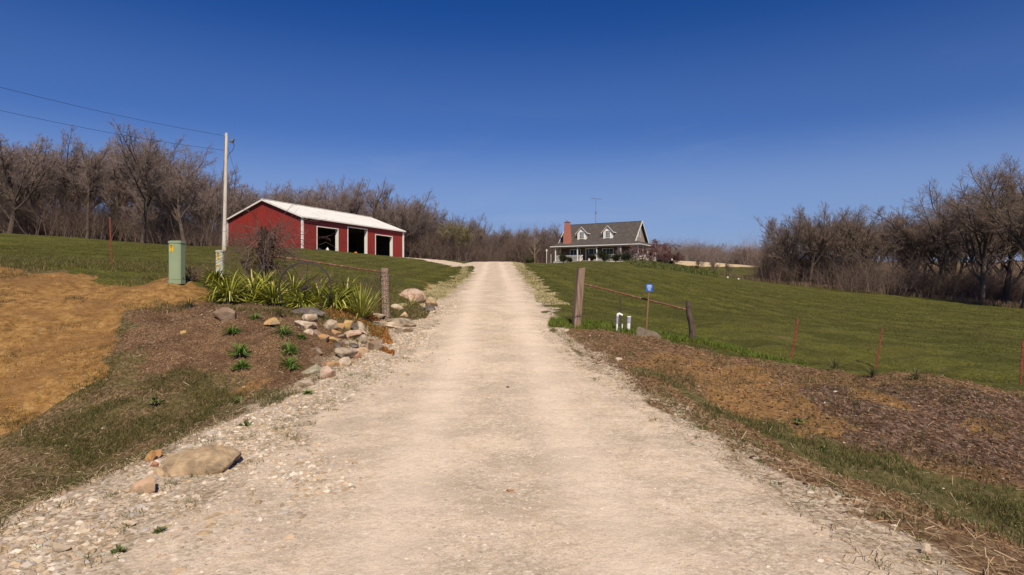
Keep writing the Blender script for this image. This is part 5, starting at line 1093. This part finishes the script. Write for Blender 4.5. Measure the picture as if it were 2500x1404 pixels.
v, f, c = blades(xs, ys, ground(xs, ys, True), RNG.uniform(.015, .07, n), RNG.uniform(.010, .02, n), 1.2, ((.13, .12, .04), (.09, .09, .03), (.22, .16, .07))); tag(link('creeping_plants', mesh_np('creeping_plants', v, f, MB_, c)), 'olive creeping plants among the boulders right of the pitted post', 'ground cover', kind='stuff')

# ------------------------------------------------------------------ gnarled tree and bare brambles
MGN = M('gnarled_bark', (.10, .072, .055), (.035, .026, .02), 14, .95, bump=.02, bscale=20, stretch=(2, 2, .6)); MVN = M('vine', (.19, .12, .09), (.10, .065, .05), 12, .9)
d = 17.3; gxp = (650-CX)/FPX*d; gzz = gz(gxp, d)
gt = thing('gnarled_tree', 'gnarled dark stump like tree with tangled bare branches before the barn', 'tree', (gxp, d, gzz-.05))
t = B(); Hh = at(0, 560, d).z-gzz
rnd = random.Random(5)
t.tube([(0, 0, -.1), (.0, 0, .15), (-.03, 0, .35), (-.02, 0, .6), (.01, 0, .85), (0, 0, Hh*.85), (.03, 0, Hh)], [.19, .15, .14, .19, .18, .14, .07], 14)
for k in range(7): a_ = rnd.uniform(0, 6.28); z0 = rnd.uniform(.5, Hh*.8); t.tube([(0, 0, z0), (.18*math.cos(a_), .18*math.sin(a_), z0+.2), (.26*math.cos(a_), .26*math.sin(a_), z0+.5)], [.07, .045, .025], 8)
t.tube([(-.02, 0, .05), (-.3, -.05, .38), (-.55, -.05, .62), (-.72, -.05, .85)], [.04, .03, .022, .012], 7)
tk = t.build('trunk', MGN, gt)
me = tk.data
for v_ in me.vertices: c = v_.co; s_ = .02*math.sin(c.z*31+c.x*40)+.015*math.sin(c.z*57+c.y*33); v_.co = c*(1)+Vector((c.x*s_*4, c.y*s_*4, 0))
S = []
for k in range(130):
    a_ = rnd.uniform(0, 6.28); z0 = rnd.uniform(.55, Hh); p = [math.cos(a_)*.1, math.sin(a_)*.1, z0]; long_ = rnd.random() < .2; L = rnd.uniform(1.0, 2.3) if long_ else rnd.uniform(.35, 1.1); n_ = 10; dv = [math.cos(a_), math.sin(a_)*.6, rnd.uniform(-.2, 1.1)]; r0_ = rnd.uniform(.007, .012)
    for i in range(n_):
        dv = [dv[0]+rnd.gauss(0, .22), dv[1]+rnd.gauss(0, .22), dv[2]+rnd.gauss(0, .2)-.12]; mm = math.sqrt(sum(c*c for c in dv)); dv = [c/mm for c in dv]
        q_ = [p[j]+dv[j]*L/n_ for j in range(3)]; q_[2] = max(q_[2], .12); S.append((*p, *q_, r0_*(1-i/n_*.6), r0_*(1-(i+1)/n_*.6)))
        if rnd.random() < .6:
            e_ = [dv[j]+rnd.gauss(0, .7) for j in range(3)]; w_ = [q_[j]+e_[j]*.14*rnd.uniform(.5, 1.6) for j in range(3)]; w2 = [w_[j]+(e_[j]+rnd.gauss(0, .5))*.12 for j in range(3)]; S.append((*q_, *w_, .0045, .0035)); S.append((*w_, *w2, .0035, .002))
        p = q_
v, f = seg_mesh(S, 4); link('branches', mesh_np('branches', v, f, MVN), gt)
# brambles along the rail
def bramble(px, py, d, top, wide_, label, seed, n_=16):
    rnd = random.Random(seed); x = (px-CX)/FPX*d; z = gz(x, d); H_ = at(0, top, d).z-z; S = []
    for k in range(n_):
        p = [rnd.gauss(0, .04), rnd.gauss(0, .04), 0]; dv = [rnd.gauss(0, .5), rnd.gauss(0, .4), 1]; L = H_*rnd.uniform(.7, 1.4); r0_ = .009
        for i in range(9):
            dv = [dv[0]+rnd.gauss(0, .25)*wide_, dv[1]+rnd.gauss(0, .2), dv[2]+rnd.gauss(0, .2)-.06*i/4]; mm = math.sqrt(sum(c*c for c in dv)); dv = [c/mm for c in dv]
            q_ = [p[j]+dv[j]*L/9 for j in range(3)]; S.append((*p, *q_, r0_*(1-i/11), r0_*(1-(i+1)/11)))
            if rnd.random() < .55: e_ = [dv[j]+rnd.gauss(0, .8) for j in range(3)]; S.append((*q_, *[q_[j]+e_[j]*.13 for j in range(3)], .004, .002))
            p = q_
    v, f = seg_mesh(S, 4); o = link('bramble', mesh_np('bramble', v, f, MVN), None, (x, d, z)); tag(o, label, 'bramble', 'bare brambles along the left rail')
bramble(720, 700, 16.6, 640, 1, 'tangled bare bramble between gnarled tree and wheel', 1); bramble(790, 700, 16.8, 590, 1.6, 'bare bramble arching up before the left barn door', 2, 12)
bramble(840, 700, 16.8, 640, 1.2, 'bare bramble crossing the rail before the barn wall', 3, 12); bramble(878, 700, 17.2, 618, 1, 'dark bare bramble left of the pitted post', 4, 16); bramble(925, 720, 16.8, 665, 1, 'low bare bramble right behind the pitted post', 6, 10)
bramble(470, 690, 15.6, 640, 1.3, 'thin brown bramble between the two pedestals', 7, 22); bramble(1590, 660, 90, 640, 1, 'bare twiggy stems in the flower bed', 8, 8)

# ------------------------------------------------------------------ rocks
RC = {'grey': ((.43, .345, .25), (.30, .24, .17), (.20, .155, .11)), 'pale': ((.54, .44, .33), (.42, .335, .24), (.32, .23, .15)), 'orange': ((.48, .26, .10), (.38, .20, .08), (.30, .22, .15)), 'ochre': ((.50, .33, .13), (.36, .23, .10), (.28, .2, .12)),
      'brown': ((.26, .18, .12), (.18, .125, .085), (.32, .24, .17)), 'dark': ((.11, .09, .08), (.07, .058, .05), (.18, .15, .12)), 'pink': ((.52, .38, .29), (.42, .31, .24), (.34, .2, .12)), 'red': ((.44, .20, .13), (.34, .16, .10), (.3, .2, .15)),
      'mossy': ((.30, .27, .17), (.20, .18, .11), (.36, .33, .26)), 'peach': ((.58, .39, .25), (.50, .33, .2), (.40, .28, .18)), 'tan': ((.45, .33, .195), (.32, .23, .135), (.22, .16, .10))}
RM = {k: M('rock_'+k, v[0], v[1], 9, .92, bump=.012, bscale=22, c3=v[2], c3w=.42, c3s=5, coords='Object') for k, v in RC.items()}
import bmesh
_bm = bmesh.new(); bmesh.ops.create_icosphere(_bm, subdivisions=4, radius=1); IV = np.array([v.co[:] for v in _bm.verts]); IF = np.array([[v.index for v in f.verts] for f in _bm.faces]); _bm.free()
def rock(px, py, wp, hp, kind, label, seed, depth=.75, tilt=0, name='rock', group=None, cat='rock', cuts=24, nz=1.0):
    x, y, z = G(px, py); sc_ = y/FPX; rg = np.random.default_rng(seed); p = IV.copy()
    for _ in range(cuts):
        n = rg.normal(0, 1, 3); n[2] *= .8; n /= np.linalg.norm(n); h = rg.uniform(.36, .78); dd_ = p@n-h; p = p-np.outer(np.clip(dd_, 0, None), n)*.97
    q_ = p+0; p = p*(1+nz*.06*fbm(q_[:, 0]*2.5+q_[:, 2]*1.7+seed, q_[:, 1]*2.5-q_[:, 2], seed, 4)[:, None]+nz*.02*fbm(q_[:, 0]*9+q_[:, 2]*6, q_[:, 1]*9-q_[:, 2]*4, seed+5, 3)[:, None])
    p /= np.abs(p).max(0)
    w_ = wp*sc_/2; h_ = hp*sc_; p = p*np.array([w_, w_*depth, h_*.80]); ct, st = math.cos(tilt), math.sin(tilt)
    p = np.stack([p[:, 0]*ct+p[:, 2]*st, p[:, 1], -p[:, 0]*st+p[:, 2]*ct], 1); top = p[:, 2].max(); p[:, 2] += h_*1.0-top
    me = mesh_np(name, p, IF, RM[kind], smooth=False)
    o = link(name, me, None, (x, y+w_*depth*.6, gz(x, y+w_*depth*.6)*.5+z*.5)); return tag(o, label, cat, group)
GK = 'rocks piled beside the drive'
RK = [(543,786,50,34,'brown','flat triangular brown slab lying alone in the mulch'),(449,822,17,15,'ochre','small round ochre stone alone at the left of the mulch'),(663,795,36,18,'ochre','tan rock at the top left of the rock pile'),
 (752,783,32,16,'pale','pale rock above the long grey one'),(742,802,46,18,'pale','long pale grey rock with flat top in the upper pile'),(803,807,32,26,'grey','angular grey rock left of the orange pair'),
 (829,803,24,14,'orange','small orange rock right of the angular grey one'),(846,806,22,24,'ochre','upright ochre rock next to the small orange one'),(864,808,24,18,'dark','dark rock between the ochre and the slanted grey ones'),
 (879,810,22,26,'grey','slanted grey rock at the upper right of the pile'),(815,817,26,13,'orange','flat orange rock below the angular grey one'),(751,822,22,18,'pale','pale rock beside the small green clump'),
 (770,820,20,16,'brown','grey brown rock right of the one by the small green clump'),(786,836,36,18,'orange','long orange rock in the middle of the pile'),(812,842,30,20,'ochre','ochre rock right of the long orange one'),
 (852,826,44,18,'pink','long pinkish rock slanting across the upper pile'),(884,842,34,26,'grey','large grey slab at the right of the pile'),(872,812,34,10,'pale','thin pale slab under the slanted grey rock'),
 (913,856,38,26,'brown','rounded grey brown rock nearest the drive'),(822,852,24,14,'dark','small dark pointed rock in the middle of the pile'),(838,880,50,30,'grey','broad grey brown slab low in the pile'),
 (878,862,34,14,'peach','peach coloured flat rock below the large grey slab'),(836,896,32,24,'pale','tilted pale rock below the broad slab'),(852,892,26,14,'tan','tan rock behind the tilted pale one'),
 (868,877,20,14,'red','small reddish rock right of the broad slab'),(770,866,28,14,'brown','half buried brown rock left of the broad slab'),(806,898,40,14,'orange','flat orange rock at the lower end of the pile'),
 (756,916,50,24,'mossy','mossy grey green rock at the bottom left of the pile'),(800,924,36,30,'pink','slanting pinkish rock at the gravel edge'),(750,944,38,16,'grey','low flat grey rock lowest in the pile'),
 (752,770,64,20,'dark','long dark mossy rock below the wagon wheel'),(1026,742,28,24,'brown','brown rock leaning on the pink boulder'),(1051,750,28,26,'tan','tan rock right end of the boulder row'),
 (1046,759,26,14,'dark','dark low rock under the tan one'),(967,757,26,15,'pale','pale round rock just right of the pitted post'),(987,777,18,16,'peach','small round peach rock below the boulders'),
 (957,803,46,16,'pale','pale rock at the foot of the pitted post'),(975,797,60,18,'grey','long grey and brown rock beside the drive below the post'),(1000,800,26,12,'brown','small brown rock at the drive end of the long grey one'),
 (985,812,48,12,'pale','white flat rock lying along the drive edge'),(943,779,20,12,'tan','small tan rock against the pitted post'),(918,775,34,10,'pale','flat pale rock left of the pitted post'),(900,768,20,8,'grey','small grey rock below the spiky yucca'),
 (895,850,22,12,'brown','brown rock between the grey slab and the rounded one'),(860,850,26,12,'dark','dark flat rock under the large grey slab'),(830,828,26,10,'brown','brown wedge between the long pinkish and orange rocks'),(925,838,22,10,'brown','dull brown rock in the orange ground cover')]
for i, (px, py, wp, hp, kd, lb) in enumerate(RK): rock(px, py, wp*1.24, hp*.95, kd, lb, 100+i, tilt=random.uniform(-.3, .3), group=GK)
rock(338, 1206, 98, 44, 'peach', 'pinkish orange rock below the big tan boulder', 302, .6, -.15)
rock(362, 1128, 26, 26, 'orange', 'crumbly orange stone left of the big tan boulder', 303); rock(382, 1120, 26, 20, 'orange', 'orange stone touching the big tan boulder on its left', 304); rock(375, 1140, 20, 14, 'red', 'small reddish stone below the two orange ones', 305)
rock(486, 1152, 28, 14, 'orange', 'small orange stone in front of the big tan boulder', 306); rock(308, 1288, 46, 14, 'pale', 'flat pale stone in the loose gravel at lower left', 307, .5)
rock(2265, 1354, 28, 24, 'pale', 'rounded pale stone at the gravel edge, lower right', 308, .8); rock(1383, 812, 14, 9, 'pale', 'small white stone by the timber post', 309)
rock(1510, 882, 20, 9, 'pale', 'small pale stone on the right bank', 310); rock(200, 1300, 40, 16, 'pale', 'flat pale stone, bottom left gravel', 311, .6); rock(140, 1350, 50, 18, 'grey', 'grey flat stone nearest the bottom left corner', 312, .6)
rock(1240, 948, 9, 4, 'dark', 'tiny dark stone in the middle of the drive', 313); rock(1247, 1202, 22, 5, 'orange', 'thin orange stone pressed into the middle of the drive', 314, .9)
def boulder(sil, d, kind, label, thick, seed, name='boulder', cat='boulder', rough=.02):
    """solid rock from the corner points of its silhouette (front edge low, back edge set behind), then roughened"""
    C0 = at(sum(p[0] for p in sil)/len(sil), max(p[1] for p in sil), d); bm = bmesh.new(); rg = random.Random(seed)
    for px, py in sil:
        q = at(px, py, d)-C0
        for yy, sh in ((-thick*.5, .93), (thick*.1, 1.0), (thick*.6, .8)):
            bm.verts.new((q.x*sh+rg.gauss(0, .006), yy+rg.gauss(0, .02)-(.18*thick if q.z < .06 else 0), q.z*(sh if yy > 0 else (.72 if q.z > .1 else 1))-.03))
    bmesh.ops.convex_hull(bm, input=bm.verts); bmesh.ops.delete(bm, geom=[v for v in bm.verts if not v.link_faces], context='VERTS')
    bmesh.ops.triangulate(bm, faces=bm.faces)
    for _ in range(4):
        L_ = sum(e.calc_length() for e in bm.edges)/len(bm.edges); bmesh.ops.subdivide_edges(bm, edges=[e for e in bm.edges if e.calc_length() > L_*.8], cuts=1); bmesh.ops.triangulate(bm, faces=bm.faces)
    bmesh.ops.smooth_vert(bm, verts=bm.verts, factor=.5, use_axis_x=True, use_axis_y=True, use_axis_z=True); bm.normal_update()
    co = np.array([v.co[:] for v in bm.verts]); n1 = fbm(co[:, 0]*5+co[:, 2]*4+seed, co[:, 1]*5-co[:, 2]*3, seed, 4); n2 = fbm(co[:, 0]*22+co[:, 2]*18, co[:, 1]*22-co[:, 2]*9, seed+3, 3); n3 = -np.abs(fbm(co[:, 0]*3+9, co[:, 2]*11+co[:, 1]*3, seed+7, 3))
    for v, a_, b_, c_ in zip(bm.verts, n1, n2, n3): v.co += v.normal*(a_*rough*1.6+b_*rough*.5+c_*rough*1.2)
    me = bpy.data.meshes.new(name); bm.to_mesh(me); bm.free(); me.materials.append(RM[kind]); o = link(name, me, None, C0); return tag(o, label, cat)
boulder([(394,1158),(396,1106),(424,1094),(460,1092),(502,1080),(546,1088),(582,1102),(572,1122),(520,1144),(450,1158)], G(487, 1152)[1]+.15, 'tan', 'big tan sandstone boulder lying at the gravel edge', .42, 3, rough=.022)
boulder([(958,722),(983,708),(999,701),(1014,705),(1021,703),(1032,707),(1038,718),(1044,727),(1014,735),(974,732)], G(1002, 733)[1]+.2, 'pink', 'largest pink tan boulder right of the pitted post', .5, 5, rough=.03)
# grey stone block at the right
x, y, z = G(1585, 826); s_ = y/FPX; o = B().add([(-34*s_, 0, 0), (24*s_, -.06, -.07), (32*s_, .02, -.03), (-22*s_, .22, 0), (-29*s_, .0, 30*s_), (18*s_, -.03, 19*s_), (32*s_, .06, 9*s_), (-20*s_, .2, 30*s_)],
    [(0, 1, 5, 4), (1, 2, 6, 5), (2, 3, 7, 6), (3, 0, 4, 7), (4, 5, 6, 7), (0, 3, 2, 1)]).build('stone_block', M('grey_block', (.22, .175, .13), (.15, .12, .09), 10, .95, bump=.012, bscale=20), None, (x, y+.05, z-.03), bevel=.02)
tag(o, 'grey weathered stone block lying at the lawn edge before the blue sign', 'stone block')
